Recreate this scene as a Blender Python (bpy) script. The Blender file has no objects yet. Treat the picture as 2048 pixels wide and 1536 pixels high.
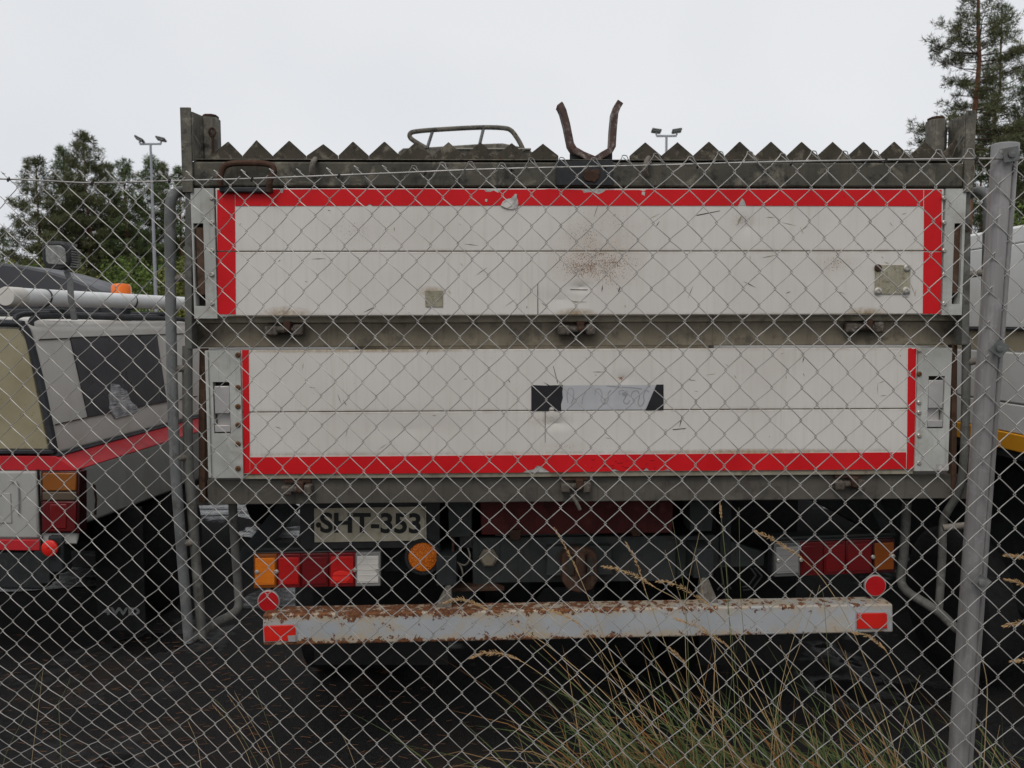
import bpy, bmesh, math, random
import numpy as np
from mathutils import Vector, Matrix
random.seed(7); rng = np.random.default_rng(7)
R = math.radians
scn = bpy.context.scene
col = scn.collection

# ------------------------------------------------------------------ camera
F = 1657.0                      # focal length in photo pixels (2048 wide)
CAMZ = 1.6
CR = (Matrix.Rotation(R(90 - 4.25), 3, 'X') @ Matrix.Rotation(R(-0.17), 3, 'Z'))
cam = bpy.data.cameras.new('camera'); cam.sensor_width = 36.0; cam.lens = 36.0 * F / 2048.0
cam.clip_start = 0.05; cam.clip_end = 2000
co = bpy.data.objects.new('camera', cam); col.objects.link(co)
co.location = (0, 0, CAMZ); co.rotation_euler = CR.to_euler()
scn.camera = co
cam.dof.use_dof = True; cam.dof.focus_distance = 2.5; cam.dof.aperture_fstop = 8.0

# ------------------------------------------------------------------ world / sun / exposure
SUN_EL, SUN_AZ = 52, 205        # behind the camera, a little to the left (soft sun behind cloud)
w = bpy.data.worlds.new('World'); scn.world = w; w.use_nodes = True
nt = w.node_tree; nt.nodes.clear()
sky = nt.nodes.new('ShaderNodeTexSky'); sky.sky_type = 'NISHITA'; sky.sun_disc = False
sky.sun_elevation = R(SUN_EL); sky.sun_rotation = R(SUN_AZ)
hs = nt.nodes.new('ShaderNodeHueSaturation'); hs.inputs['Saturation'].default_value = 0.25
tc = nt.nodes.new('ShaderNodeTexCoord')
cn = nt.nodes.new('ShaderNodeTexNoise'); cn.inputs['Scale'].default_value = 1.6; cn.inputs['Detail'].default_value = 4
cn.inputs['Roughness'].default_value = 0.45
cr = nt.nodes.new('ShaderNodeValToRGB')
cr.color_ramp.elements[0].position = 0.3; cr.color_ramp.elements[0].color = (6.9, 7.2, 7.7, 1)
cr.color_ramp.elements[1].position = 0.62; cr.color_ramp.elements[1].color = (8.35, 8.5, 8.75, 1)
mx = nt.nodes.new('ShaderNodeMix'); mx.data_type = 'RGBA'; mx.inputs[0].default_value = 0.9
bg = nt.nodes.new('ShaderNodeBackground'); bg.inputs['Strength'].default_value = 0.1
ow = nt.nodes.new('ShaderNodeOutputWorld')
L = nt.links.new
L(sky.outputs[0], hs.inputs['Color']); L(tc.outputs['Generated'], cn.inputs['Vector']); L(cn.outputs[0], cr.inputs[0])
L(hs.outputs[0], mx.inputs[6]); L(cr.outputs[0], mx.inputs[7]); L(mx.outputs[2], bg.inputs[0]); L(bg.outputs[0], ow.inputs[0])
sl = bpy.data.lights.new('sun', 'SUN'); sl.energy = 1.25; sl.angle = R(25); sl.color = (1, 0.965, 0.92)
so = bpy.data.objects.new('sun', sl); col.objects.link(so)
az = R(SUN_AZ); el = R(SUN_EL)
sd = Vector((math.sin(az) * math.cos(el), math.cos(az) * math.cos(el), math.sin(el)))
so.rotation_euler = sd.to_track_quat('Z', 'Y').to_euler(); so.location = (0, -5, 8)
scn.view_settings.view_transform = 'Standard'; scn.view_settings.look = 'None'
scn.view_settings.exposure = 0.0; scn.view_settings.gamma = 1.0; scn.view_settings.use_curve_mapping = False

# ------------------------------------------------------------------ material helpers
class NT:
    def __init__(s, name):
        s.m = bpy.data.materials.new(name); s.m.use_nodes = True
        s.t = s.m.node_tree; s.b = s.t.nodes['Principled BSDF']
        s.o = s.n('ShaderNodeTexCoord').outputs['Object']
    def n(s, t, **k):
        x = s.t.nodes.new(t)
        for a, v in k.items(): setattr(x, a, v)
        return x
    def put(s, sock, v):
        if hasattr(v, 'is_linked') or isinstance(v, bpy.types.NodeSocket): s.t.links.new(v, sock)
        else:
            if isinstance(v, (tuple, list)) and len(v) == 3 and sock.type == 'RGBA': v = (*v, 1)
            sock.default_value = v
    def scale(s, v, vec=None):
        x = s.n('ShaderNodeMapping'); s.put(x.inputs[0], vec if vec is not None else s.o); x.inputs['Scale'].default_value = v
        return x.outputs[0]
    def noise(s, sc, det=3, rough=0.5, vec=None, dist=0):
        x = s.n('ShaderNodeTexNoise'); s.put(x.inputs['Vector'], vec if vec is not None else s.o)
        x.inputs['Scale'].default_value = sc; x.inputs['Detail'].default_value = det
        x.inputs['Roughness'].default_value = rough; x.inputs['Distortion'].default_value = dist
        return x.outputs[0]
    def vor(s, sc, vec=None, out=0):
        x = s.n('ShaderNodeTexVoronoi'); s.put(x.inputs['Vector'], vec if vec is not None else s.o); x.inputs['Scale'].default_value = sc
        return x.outputs[out]
    def mapr(s, v, a, b, c=0.0, d=1.0):
        x = s.n('ShaderNodeMapRange'); s.put(x.inputs[0], v)
        for i, q in zip((1, 2, 3, 4), (a, b, c, d)): s.put(x.inputs[i], q)
        return x.outputs[0]
    def math(s, op, a, b=0.0):
        x = s.n('ShaderNodeMath', operation=op); s.put(x.inputs[0], a); s.put(x.inputs[1], b); return x.outputs[0]
    def mix(s, f, a, b):
        x = s.n('ShaderNodeMix', data_type='RGBA'); s.put(x.inputs[0], f); s.put(x.inputs[6], a); s.put(x.inputs[7], b); return x.outputs[2]
    def blob(s, c, r, inner=0.0, outer=1.0):      # 1 inside an ellipsoid, 0 outside
        x = s.n('ShaderNodeVectorMath', operation='SUBTRACT'); s.put(x.inputs[0], s.o); x.inputs[1].default_value = c
        y = s.n('ShaderNodeVectorMath', operation='DIVIDE'); s.t.links.new(x.outputs[0], y.inputs[0]); y.inputs[1].default_value = r
        z = s.n('ShaderNodeVectorMath', operation='LENGTH'); s.t.links.new(y.outputs[0], z.inputs[0])
        return s.mapr(z.outputs['Value'], inner, outer, 1.0, 0.0)
    def axis(s, i):
        x = s.n('ShaderNodeSeparateXYZ'); s.t.links.new(s.o, x.inputs[0]); return x.outputs[i]
    def bump(s, h, st=0.3, d=0.002):
        x = s.n('ShaderNodeBump'); s.put(x.inputs['Height'], h); x.inputs['Strength'].default_value = st; x.inputs['Distance'].default_value = d
        s.t.links.new(x.outputs[0], s.b.inputs['Normal'])
    def out(s, color=None, rough=None, metal=None, spec=None, **k):
        if color is not None: s.put(s.b.inputs['Base Color'], color)
        if rough is not None: s.put(s.b.inputs['Roughness'], rough)
        if metal is not None: s.put(s.b.inputs['Metallic'], metal)
        if spec is not None: s.put(s.b.inputs['Specular IOR Level'], spec)
        for a, v in k.items(): s.put(s.b.inputs[a.replace('_', ' ')], v)
        return s.m

def plain(name, c, rough=0.5, metal=0.0, var=0.25, sc=12, bump=0.0, **k):
    t = NT(name)
    n = t.noise(sc, 4, 0.6)
    dark = tuple(x * (1 - var) for x in c); lite = tuple(min(1, x * (1 + var)) for x in c)
    cc = t.mix(t.mapr(n, 0.3, 0.7), dark, lite)
    if bump: t.bump(t.noise(sc * 8, 3), bump)
    return t.out(cc, t.mapr(t.noise(sc * 2.3, 2), 0.3, 0.7, rough * 0.85, min(1, rough * 1.15)), metal, 0.3, **k)

def weathered(name, c, patch, rustamt=0.5, rough=0.6, sc=6, dirt=(0.03, 0.027, 0.024), metal=0.0, stains=(), cover=0.53):
    """painted steel: mottled paint, lighter scuffs, dark dirt and rust"""
    t = NT(name)
    base = t.mix(t.mapr(t.noise(sc * 0.7, 4, 0.6), 0.35, 0.65), tuple(x * 0.75 for x in c), tuple(x * 1.2 for x in c))
    base = t.mix(t.math('MULTIPLY', t.mapr(t.noise(sc * 1.9, 5, 0.65, dist=0.6), cover, cover + 0.15), 0.85), base, patch)
    base = t.mix(t.math('MULTIPLY', t.mapr(t.noise(sc * 2.7, 5, 0.7), 0.52, 0.68), 0.85), base, dirt)
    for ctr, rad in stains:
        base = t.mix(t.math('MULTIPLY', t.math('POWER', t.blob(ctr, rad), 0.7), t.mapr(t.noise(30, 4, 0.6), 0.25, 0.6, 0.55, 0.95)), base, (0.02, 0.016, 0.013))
    th = 0.72 - 0.16 * rustamt
    rf = t.mapr(t.noise(sc * 1.4, 6, 0.72), th, th + 0.06)
    rcol = t.mix(t.mapr(t.noise(sc * 12, 3), 0.35, 0.65), (0.035, 0.014, 0.008), (0.105, 0.042, 0.018))
    base = t.mix(rf, base, rcol)
    # vertical drip streaks
    st = t.mapr(t.noise(3.0, 4, 0.6, vec=t.scale((22, 22, 1.2))), 0.55, 0.75, 0, 0.45)
    base = t.mix(st, base, tuple(x * 0.35 for x in c))
    t.bump(t.noise(sc * 14, 4, 0.6), 0.35, 0.003)
    return t.out(base, t.mapr(rf, 0, 1, rough, 0.9), metal, 0.2)

# ------------------------------------------------------------------ mesh helpers
class MB:
    def __init__(s): s.v = []; s.f = []; s.mi = []; s.cur = 0
    def add(s, vs, fs):
        o = len(s.v); s.v += [tuple(p) for p in vs]
        for f in fs: s.f.append(tuple(i + o for i in f)); s.mi.append(s.cur)
        return s
    def box(s, x0, x1, y0, y1, z0, z1):
        vs = [(x, y, z) for z in (z0, z1) for y in (y0, y1) for x in (x0, x1)]
        return s.add(vs, [(0, 2, 3, 1), (4, 5, 7, 6), (0, 1, 5, 4), (2, 6, 7, 3), (0, 4, 6, 2), (1, 3, 7, 5)])
    def obox(s, c, ax, ay, az):                     # oriented box, half-axis vectors
        c, ax, ay, az = map(Vector, (c, ax, ay, az))
        vs = [c + ax * i + ay * j + az * k for k in (-1, 1) for j in (-1, 1) for i in (-1, 1)]
        return s.add(vs, [(0, 2, 3, 1), (4, 5, 7, 6), (0, 1, 5, 4), (2, 6, 7, 3), (0, 4, 6, 2), (1, 3, 7, 5)])
    def prism(s, poly, a, b, plane='xz'):           # polygon extruded along the missing axis from a to b
        def p(u, v, d): return {'xz': (u, d, v), 'yz': (d, u, v), 'xy': (u, v, d)}[plane]
        n = len(poly)
        vs = [p(u, v, a) for u, v in poly] + [p(u, v, b) for u, v in poly]
        fs = [tuple(range(n - 1, -1, -1)), tuple(range(n, 2 * n))]
        fs += [(i, (i + 1) % n, (i + 1) % n + n, i + n) for i in range(n)]
        return s.add(vs, fs)
    def tube(s, pts, r, n=8, caps=True):
        pts = [Vector(p) for p in pts]; m = len(pts)
        rs = r if isinstance(r, (list, tuple)) else [r] * m
        vs = []; t0 = (pts[1] - pts[0]).normalized()
        up = Vector((0, 0, 1)) if abs(t0.z) < 0.9 else Vector((1, 0, 0))
        u = t0.cross(up).normalized()
        for i in range(m):
            t = (pts[min(i + 1, m - 1)] - pts[max(i - 1, 0)]).normalized()
            u = (u - t * u.dot(t)).normalized(); q = t.cross(u)
            for k in range(n):
                a = 2 * math.pi * k / n
                vs.append(pts[i] + (u * math.cos(a) + q * math.sin(a)) * rs[i])
        fs = [(i * n + k, i * n + (k + 1) % n, (i + 1) * n + (k + 1) % n, (i + 1) * n + k) for i in range(m - 1) for k in range(n)]
        if caps: fs += [tuple(range(n - 1, -1, -1)), tuple(range((m - 1) * n, m * n))]
        return s.add(vs, fs)
    def lathe(s, prof, o, axis=(0, -1, 0), n=20):   # profile of (radius, distance along axis)
        ax = Vector(axis).normalized(); up = Vector((0, 0, 1)) if abs(ax.z) < 0.9 else Vector((1, 0, 0))
        u = ax.cross(up).normalized(); q = ax.cross(u); o = Vector(o)
        vs = [o + ax * h + (u * math.cos(2 * math.pi * k / n) + q * math.sin(2 * math.pi * k / n)) * r for r, h in prof for k in range(n)]
        m = len(prof)
        fs = [(i * n + k, i * n + (k + 1) % n, (i + 1) * n + (k + 1) % n, (i + 1) * n + k) for i in range(m - 1) for k in range(n)]
        fs += [tuple(range(n - 1, -1, -1)), tuple(range((m - 1) * n, m * n))]
        return s.add(vs, fs)
    def build(s, name, mat, parent=None, bevel=0.0, smooth=35, seg=2):
        me = bpy.data.meshes.new(name); me.from_pydata(s.v, [], s.f)
        mats = mat if isinstance(mat, (list, tuple)) else [mat]
        for m in mats: me.materials.append(m)
        if len(mats) > 1: me.polygons.foreach_set('material_index', s.mi)
        bm = bmesh.new(); bm.from_mesh(me); bmesh.ops.recalc_face_normals(bm, faces=bm.faces); bm.to_mesh(me); bm.free()
        if smooth: me.shade_smooth(); me.set_sharp_from_angle(angle=R(smooth))
        o = bpy.data.objects.new(name, me); col.objects.link(o); o.parent = parent
        if bevel:
            b = o.modifiers.new('bevel', 'BEVEL'); b.width = bevel; b.segments = seg; b.limit_method = 'ANGLE'; b.angle_limit = R(40)
            b.harden_normals = False
        return o
def B(*a): return MB().box(*a)
def empty(name, M, label, cat, group=None):
    o = bpy.data.objects.new(name, None); col.objects.link(o); o.matrix_world = M; o.empty_display_size = 0.2
    o['label'] = label; o['category'] = cat
    if group: o['group'] = group
    return o
def tag(o, label, cat, group=None):
    o['label'] = label; o['category'] = cat
    if group: o['group'] = group
    return o
def kind(o, k, label=None):
    o['kind'] = k
    if label: o['label'] = label
    return o
def inst(name, src, loc, parent, rot=(0, 0, 0)):
    o = bpy.data.objects.new(name, src.data); col.objects.link(o); o.parent = parent; o.location = loc; o.rotation_euler = rot
    return o
def smoothpath(pts, k=6):
    """Catmull-Rom through points"""
    P = [Vector(p) for p in pts]; P = [P[0] * 2 - P[1]] + P + [P[-1] * 2 - P[-2]]; out = []
    for i in range(1, len(P) - 2):
        for j in range(k):
            t = j / k; a, b, c, d = P[i - 1], P[i], P[i + 1], P[i + 2]
            out.append(0.5 * ((2 * b) + (c - a) * t + (2 * a - 5 * b + 4 * c - d) * t * t + (3 * b - a - 3 * c + d) * t ** 3))
    out.append(P[-2]); return out
def text_mesh(body, size, offset=0.0, extrude=0.0008):
    c = bpy.data.curves.new('lettering', 'FONT'); c.body = body; c.size = size; c.offset = offset; c.extrude = extrude
    c.align_x = 'CENTER'; c.align_y = 'CENTER'; c.resolution_u = 6
    o = bpy.data.objects.new('lettering', c); col.objects.link(o)
    bpy.context.view_layer.update()
    me = bpy.data.meshes.new_from_object(o.evaluated_get(bpy.context.evaluated_depsgraph_get()))
    bpy.data.objects.remove(o); bpy.data.curves.remove(c); return me

# ------------------------------------------------------------------ pixel rays (a pixel gives a direction, a plane gives the distance)
CO = Vector((0, 0, CAMZ))
def ray(px, py): return CR @ Vector(((px - 1024) / F, -(py - 768) / F, -1.0))
class Frame:
    def __init__(s, M): s.M = M; s.I = M.inverted(); s.c = s.I @ CO; s.Q = s.I.to_3x3()
    def plane(s, px, py, p, n):
        d = s.Q @ ray(px, py); p = Vector(p); n = Vector(n)
        return s.c + d * ((p - s.c).dot(n) / d.dot(n))
    def y(s, px, py, v): return s.plane(px, py, (0, v, 0), (0, 1, 0))
    def x(s, px, py, u): return s.plane(px, py, (u, 0, 0), (1, 0, 0))
    def z(s, px, py, h): return s.plane(px, py, (0, 0, h), (0, 0, 1))
WF = Frame(Matrix.Identity(4))
def depth_pt(px, py, d): return WF.y(px, py, d)

# ------------------------------------------------------------------ materials
M = {}
def make_materials():
    # white tailgate enamel with splatter, streaks, scuffs and two dents; coordinates are truck metres
    def panel(name, spl, dents, rustedge, joints):
        t = NT(name)
        c = t.mix(t.mapr(t.noise(2.2, 4, 0.55), 0.3, 0.7), (0.55, 0.512, 0.465), (0.635, 0.605, 0.565))
        st = t.mapr(t.noise(4.0, 4, 0.6, vec=t.scale((16, 16, 0.9))), 0.5, 0.8, 0, 0.16)
        c = t.mix(st, c, (0.34, 0.30, 0.24))
        fine = t.noise(240, 2, 0.6, vec=t.scale((1.3, 1, 0.75))); mid = t.noise(85, 3, 0.65)
        base = t.mapr(t.math('MAXIMUM', fine, t.math('ADD', mid, 0.0)), 0.74, 0.78, 0, 0.8)
        c = t.mix(t.math('MULTIPLY', base, t.mapr(t.noise(3.1, 3), 0.45, 0.65)), c, (0.09, 0.07, 0.045))
        for (ctr, rad, dens, colr) in spl:
            m = t.math('POWER', t.blob(ctr, rad, 0.05, 1.0), 1.3)
            m = t.math('MULTIPLY', m, t.mapr(t.noise(9, 4, 0.6), 0.3, 0.62, 0.3, 1.0))
            thr = t.mapr(m, 0, 1, 0.70, 0.70 - 0.38 * dens)
            sp = t.mapr(t.math('SUBTRACT', t.noise(230, 3, 0.75, vec=t.scale((1.2, 1, 0.8))), thr), 0.0, 0.05, 0, 0.9)
            c = t.mix(t.math('MULTIPLY', m, 0.4 * dens), c, (0.36, 0.27, 0.18))
            c = t.mix(sp, c, colr)
        for (ctr, rad) in rustedge:
            m = t.blob(ctr, rad, 0.0, 1.0)
            c = t.mix(t.math('MULTIPLY', m, t.mapr(t.noise(60, 5, 0.7), 0.35, 0.6)), c, (0.16, 0.09, 0.035))
            c = t.mix(t.math('MULTIPLY', m, 0.45), c, (0.40, 0.29, 0.14))
        zz = t.axis(2)
        for jz in joints:
            d = t.mapr(t.math('ABSOLUTE', t.math('SUBTRACT', zz, jz)), 0.0, 0.014, 1.0, 0.0)
            c = t.mix(t.math('MULTIPLY', t.math('POWER', d, 2.0), t.mapr(t.noise(25, 4, 0.7, vec=t.scale((1, 1, 0.2))), 0.35, 0.65, 0.0, 0.6)), c, (0.27, 0.225, 0.15))
        run = t.math('MULTIPLY', t.mapr(t.noise(1.0, 5, 0.7, vec=t.scale((42, 1, 1.6))), 0.53, 0.72), t.mapr(t.noise(2.7, 3), 0.4, 0.62))
        c = t.mix(t.math('MULTIPLY', run, 0.35), c, (0.33, 0.28, 0.20))
        h = t.math('ADD', t.math('MULTIPLY', t.noise(3, 2), 0.35), t.math('MULTIPLY', t.noise(9, 2), 0.06))
        for (ctr, rad, amp) in dents:
            g = t.math('POWER', t.blob(ctr, rad, 0, 1), 2.0); h = t.math('SUBTRACT', h, t.math('MULTIPLY', g, amp))
        t.bump(h, 0.8, 0.02)
        return t.out(c, t.mapr(t.noise(8, 3), 0.3, 0.7, 0.38, 0.6), 0.0, 0.35)
    def p(px, py, v=0): q = TF.y(px, py, v); return (q.x, q.y, q.z)
    M['panel_up'] = panel('white_enamel_upper',
        [(p(1195, 528), (0.21, 1, 0.12), 0.95, (0.17, 0.085, 0.045)), (p(1190, 470), (0.22, 1, 0.16), 0.55, (0.10, 0.075, 0.04)),
         (p(1665, 530), (0.13, 1, 0.07), 0.55, (0.16, 0.12, 0.06)), (p(720, 470), (0.3, 1, 0.12), 0.35, (0.07, 0.06, 0.05)),
         (p(1480, 440), (0.06, 1, 0.05), 0.45, (0.10, 0.08, 0.05))],
        [(p(1160, 575), (0.06, 1, 0.03), 0.4), (p(1490, 455), (0.06, 1, 0.05), 0.25), (p(1120, 600), (0.15, 1, 0.05), 0.2)],
        [(p(1150, 628), (0.075, 1, 0.022)), (p(575, 628), (0.09, 1, 0.028)), (p(1722, 626), (0.075, 1, 0.022)), (p(866, 584), (0.05, 1, 0.02))], [p(1150, 502.5, -0.022)[2], p(1150, 630, -0.022)[2]])
    M['panel_low'] = panel('white_enamel_lower',
        [(p(1085, 842), (0.11, 1, 0.035), 0.55, (0.09, 0.07, 0.04)), (p(1243, 757), (0.025, 1, 0.02), 0.9, (0.2, 0.08, 0.04)),
         (p(1365, 857), (0.07, 1, 0.05), 0.3, (0.10, 0.08, 0.05)), (p(1140, 895), (0.16, 1, 0.03), 0.35, (0.1, 0.07, 0.04))],
        [(p(1112, 848), (0.085, 1, 0.035), 0.4), (p(1250, 757), (0.06, 1, 0.04), 0.25), (p(820, 860), (0.4, 1, 0.1), 0.2)], [(p(700, 700), (0.5, 1, 0.012)), (p(1500, 905), (0.4, 1, 0.012))], [p(1150, 821, 0.014)[2], p(1150, 698, 0.014)[2], p(1150, 905, 0.014)[2]])
    t = NT('red_reflective_tape')
    c = t.mix(t.mapr(t.noise(5, 4, 0.6), 0.3, 0.7), (0.50, 0.008, 0.012), (0.62, 0.012, 0.016))
    c = t.mix(t.mapr(t.noise(70, 4, 0.7), 0.68, 0.72, 0, 0.8), c, (0.12, 0.006, 0.006))
    c = t.mix(t.mapr(t.noise(38, 4, 0.75), 0.735, 0.75), c, (0.45, 0.42, 0.38))
    M['red'] = t.out(c, t.mapr(t.noise(11, 3), 0.3, 0.7, 0.4, 0.6), 0, 0.15)
    M['cap_white'] = weathered('end_cap_enamel', (0.41, 0.41, 0.38), (0.47, 0.47, 0.445), -0.2, 0.5, 4, (0.30, 0.28, 0.23))
    M['bare'] = plain('bare_aluminium_scar', (0.42, 0.40, 0.37), 0.5, 0.3, 0.4, 60)
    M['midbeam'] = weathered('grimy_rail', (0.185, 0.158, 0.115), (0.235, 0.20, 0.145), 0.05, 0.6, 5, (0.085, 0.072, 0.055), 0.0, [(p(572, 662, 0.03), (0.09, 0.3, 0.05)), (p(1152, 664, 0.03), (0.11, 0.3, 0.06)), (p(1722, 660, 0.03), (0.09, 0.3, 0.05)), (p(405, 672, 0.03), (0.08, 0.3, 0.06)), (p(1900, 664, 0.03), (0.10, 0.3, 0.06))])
    M['lowbeam'] = weathered('grimy_sill', (0.095, 0.086, 0.072), (0.125, 0.112, 0.092), 0.0, 0.65, 4, (0.05, 0.045, 0.04))
    M['lip'] = weathered('rail_lip', (0.27, 0.24, 0.18), (0.33, 0.30, 0.23), 0.0, 0.55, 5, (0.12, 0.10, 0.07))
    M['olive'] = weathered('scraped_olive_steel', (0.072, 0.066, 0.050), (0.21, 0.19, 0.145), 0.45, 0.55, 7, (0.014, 0.014, 0.015))
    M['olive2'] = weathered('scraped_grey_steel', (0.115, 0.105, 0.085), (0.25, 0.23, 0.18), 0.6, 0.6, 10, (0.02, 0.02, 0.02))
    M['tooth'] = weathered('sawtooth_steel', (0.055, 0.046, 0.033), (0.20, 0.175, 0.13), 0.5, 0.65, 14, (0.022, 0.019, 0.015))
    M['rust'] = weathered('rusty_steel', (0.055, 0.028, 0.018), (0.10, 0.065, 0.045), 0.7, 0.8, 14, (0.03, 0.018, 0.014))
    M['fork'] = weathered('worn_fork_steel', (0.09, 0.055, 0.045), (0.34, 0.31, 0.28), 0.5, 0.5, 20, (0.03, 0.022, 0.02))
    M['hinge'] = weathered('worn_hinge_steel', (0.09, 0.075, 0.06), (0.24, 0.21, 0.18), 0.7, 0.6, 26, (0.02, 0.016, 0.012)); M['soot_and_shade'] = plain('black_touch_up_and_shade', (0.018, 0.019, 0.021), 0.5, 0, 0.4, 30, 0.2)
    M['galv'] = weathered('dull_galvanised_tube', (0.15, 0.153, 0.15), (0.23, 0.23, 0.215), -0.1, 0.5, 9, (0.09, 0.085, 0.075), 0.3)
    M['tube'] = weathered('grey_painted_tube', (0.11, 0.108, 0.098), (0.18, 0.175, 0.155), 0.0, 0.55, 11, (0.06, 0.055, 0.045))
    M['weld'] = weathered('welded_joint', (0.17, 0.15, 0.125), (0.24, 0.22, 0.19), 0.2, 0.7, 40, (0.06, 0.05, 0.04))
    M['black'] = plain('black_rubber', (0.012, 0.012, 0.012), 0.7, 0, 0.3, 20, 0.2)
    M['blackplastic'] = plain('black_plastic', (0.02, 0.02, 0.021), 0.45, 0, 0.3, 20)
    M['chassis'] = weathered('dark_chassis_paint', (0.022, 0.025, 0.026), (0.04, 0.04, 0.037), 0.25, 0.7, 7, (0.02, 0.018, 0.016))
    M['chassis2'] = weathered('grey_green_chassis', (0.034, 0.039, 0.038), (0.05, 0.046, 0.04), 0.35, 0.7, 6, (0.03, 0.025, 0.02))
    M['chassred'] = weathered('dark_red_frame', (0.075, 0.014, 0.012), (0.10, 0.025, 0.02), 0.1, 0.65, 7, (0.04, 0.012, 0.01))
    M['screw'] = plain('zinc_screw', (0.45, 0.43, 0.38), 0.4, 0.6, 0.3, 200)
    M['rustscrew'] = plain('rusty_screw', (0.11, 0.055, 0.025), 0.8, 0, 0.5, 300)
    M['latch'] = plain('satin_latch', (0.42, 0.40, 0.385), 0.38, 0.35, 0.12, 15)
    M['recess'] = plain('dark_slot', (0.03, 0.025, 0.02), 0.8, 0, 0.3, 30)
    M['wood'] = weathered('brown_lock_bar', (0.085, 0.048, 0.03), (0.12, 0.075, 0.05), 0.4, 0.7, 14, (0.035, 0.02, 0.014))
    M['plate_metal'] = weathered('riveted_plate', (0.30, 0.275, 0.20), (0.36, 0.34, 0.27), 0.05, 0.55, 25, (0.13, 0.11, 0.06))
    M['film'] = plain('black_vinyl', (0.016, 0.016, 0.018), 0.45, 0, 0.3, 20)
    M['ghost'] = plain('glue_residue_film', (0.42, 0.42, 0.435), 0.5, 0, 0.08, 14)
    M['ghostline'] = plain('glue_outline', (0.29, 0.287, 0.30), 0.6, 0, 0.2, 30)
    M['numplate'] = weathered('licence_plate_enamel', (0.40, 0.36, 0.27), (0.46, 0.42, 0.33), -0.3, 0.5, 10, (0.36, 0.31, 0.22))
    M['ink'] = plain('plate_ink', (0.012, 0.012, 0.012), 0.5, 0, 0.2, 50)
    # light-coloured bumper with rust along its edges, heavier to the left
    t = NT('rusty_bumper_paint')
    zb = TF.y(1150, 1279, 0.10).z; zt = TF.y(1150, 1219, 0.10).z; a_, b_ = TF.y(526, 1260.5, 0.1), TF.y(1786, 1236.5, 0.1); bsl = (b_.z - a_.z) / (b_.x - a_.x); bx0 = TF.y(1150, 1249, 0.1).x
    X = t.axis(0); Z = t.math('SUBTRACT', t.axis(2), t.math('MULTIPLY', t.math('SUBTRACT', X, bx0), bsl))
    c = t.mix(t.mapr(t.noise(4, 4), 0.3, 0.7), (0.33, 0.345, 0.36), (0.43, 0.44, 0.445))
    edge = t.math('MAXIMUM', t.mapr(Z, zb + 0.034, zb), t.mapr(Z, zt - 0.03, zt - 0.004, 0, 0.85))
    left = t.mapr(X, 0.9, -0.2, 0.62, 1.0)
    n1 = t.noise(34, 6, 0.72); 
    amt = t.math('MULTIPLY', t.math('ADD', t.math('MULTIPLY', edge, 0.62), 0.26), left)
    c = t.mix(t.mapr(t.math('ADD', t.noise(14, 5, 0.65), t.math('MULTIPLY', amt, 0.5)), 0.60, 0.80, 0, 0.6), c, (0.45, 0.33, 0.18))
    thr = t.math('SUBTRACT', 0.70, t.math('MULTIPLY', amt, 0.34))
    rf = t.mapr(t.math('SUBTRACT', n1, thr), 0.0, 0.03)
    c = t.mix(rf, c, t.mix(t.mapr(t.noise(90, 3), 0.35, 0.65), (0.07, 0.026, 0.012), (0.22, 0.085, 0.03)))
    t.bump(t.math('ADD', t.math('MULTIPLY', rf, 0.5), t.noise(120, 3)), 0.4, 0.002)
    M['bumper'] = t.out(c, t.mapr(rf, 0, 1, 0.45, 0.9), 0.0)
    def lens(name, c, sc=90, rough=0.18):
        t = NT(name)
        g = t.n('ShaderNodeTexBrick'); 
        cc = t.mix(t.mapr(t.noise(9, 3), 0.3, 0.7), tuple(x * 0.8 for x in c), c)
        wv = t.math('MULTIPLY', t.math('SINE', t.math('MULTIPLY', t.axis(0), 900)), t.math('SINE', t.math('MULTIPLY', t.axis(2), 900)))
        t.t.nodes.remove(g); t.bump(wv, 0.35, 0.001)
        return t.out(cc, rough, 0, 0.3, Coat_Weight=0.15, Coat_Roughness=0.08)
    M['amber'] = lens('amber_lens', (0.75, 0.20, 0.012)); M['redlens'] = lens('red_lens', (0.50, 0.009, 0.008))
    M['darkred'] = lens('dark_red_lens', (0.16, 0.004, 0.006)); M['hotred'] = lens('red_lens_glint', (0.85, 0.03, 0.02))
    M['clear'] = lens('white_lens', (0.66, 0.63, 0.58)); M['dimclear'] = lens('darker_white_lens', (0.24, 0.235, 0.225))
    M['dimamber'] = lens('darker_amber_lens', (0.24, 0.06, 0.006)); M['deepred'] = lens('deep_red_lens', (0.10, 0.003, 0.004)); M['midred'] = lens('mid_red_lens', (0.15, 0.004, 0.005))
    M['clear_rim'] = lens('clear_lens_rim_shade', (0.10, 0.10, 0.096)); M['caramber'] = lens('car_amber_lens', (0.26, 0.085, 0.012)); M['carclear'] = lens('car_smoked_lens', (0.10, 0.075, 0.05)); M['carlamp'] = lens('car_lamp_body', (0.035, 0.004, 0.005)); M['reflector'] = lens('red_reflector', (0.70, 0.020, 0.012)); M['refl_dark'] = lens('red_round_reflector', (0.5, 0.008, 0.012))
    t = NT('amber_facets'); v = t.vor(260)
    M['ambercell'] = t.out(t.mix(t.mapr(v, 0.1, 0.6), (0.80, 0.24, 0.015), (0.42, 0.085, 0.004)), 0.25, 0, 0.25); t.bump(v, 0.6, 0.003)
    # fence wire
    t = NT('galvanised_wire'); n = t.noise(14, 5, 0.7)
    M['wire'] = t.out(t.mix(t.mapr(n, 0.3, 0.7), (0.24, 0.228, 0.21), (0.47, 0.45, 0.42)), 0.42, 0.5)
    t = NT('anodised_post'); n = t.noise(4, 4, 0.6, vec=t.scale((14, 14, 0.5)))
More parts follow.
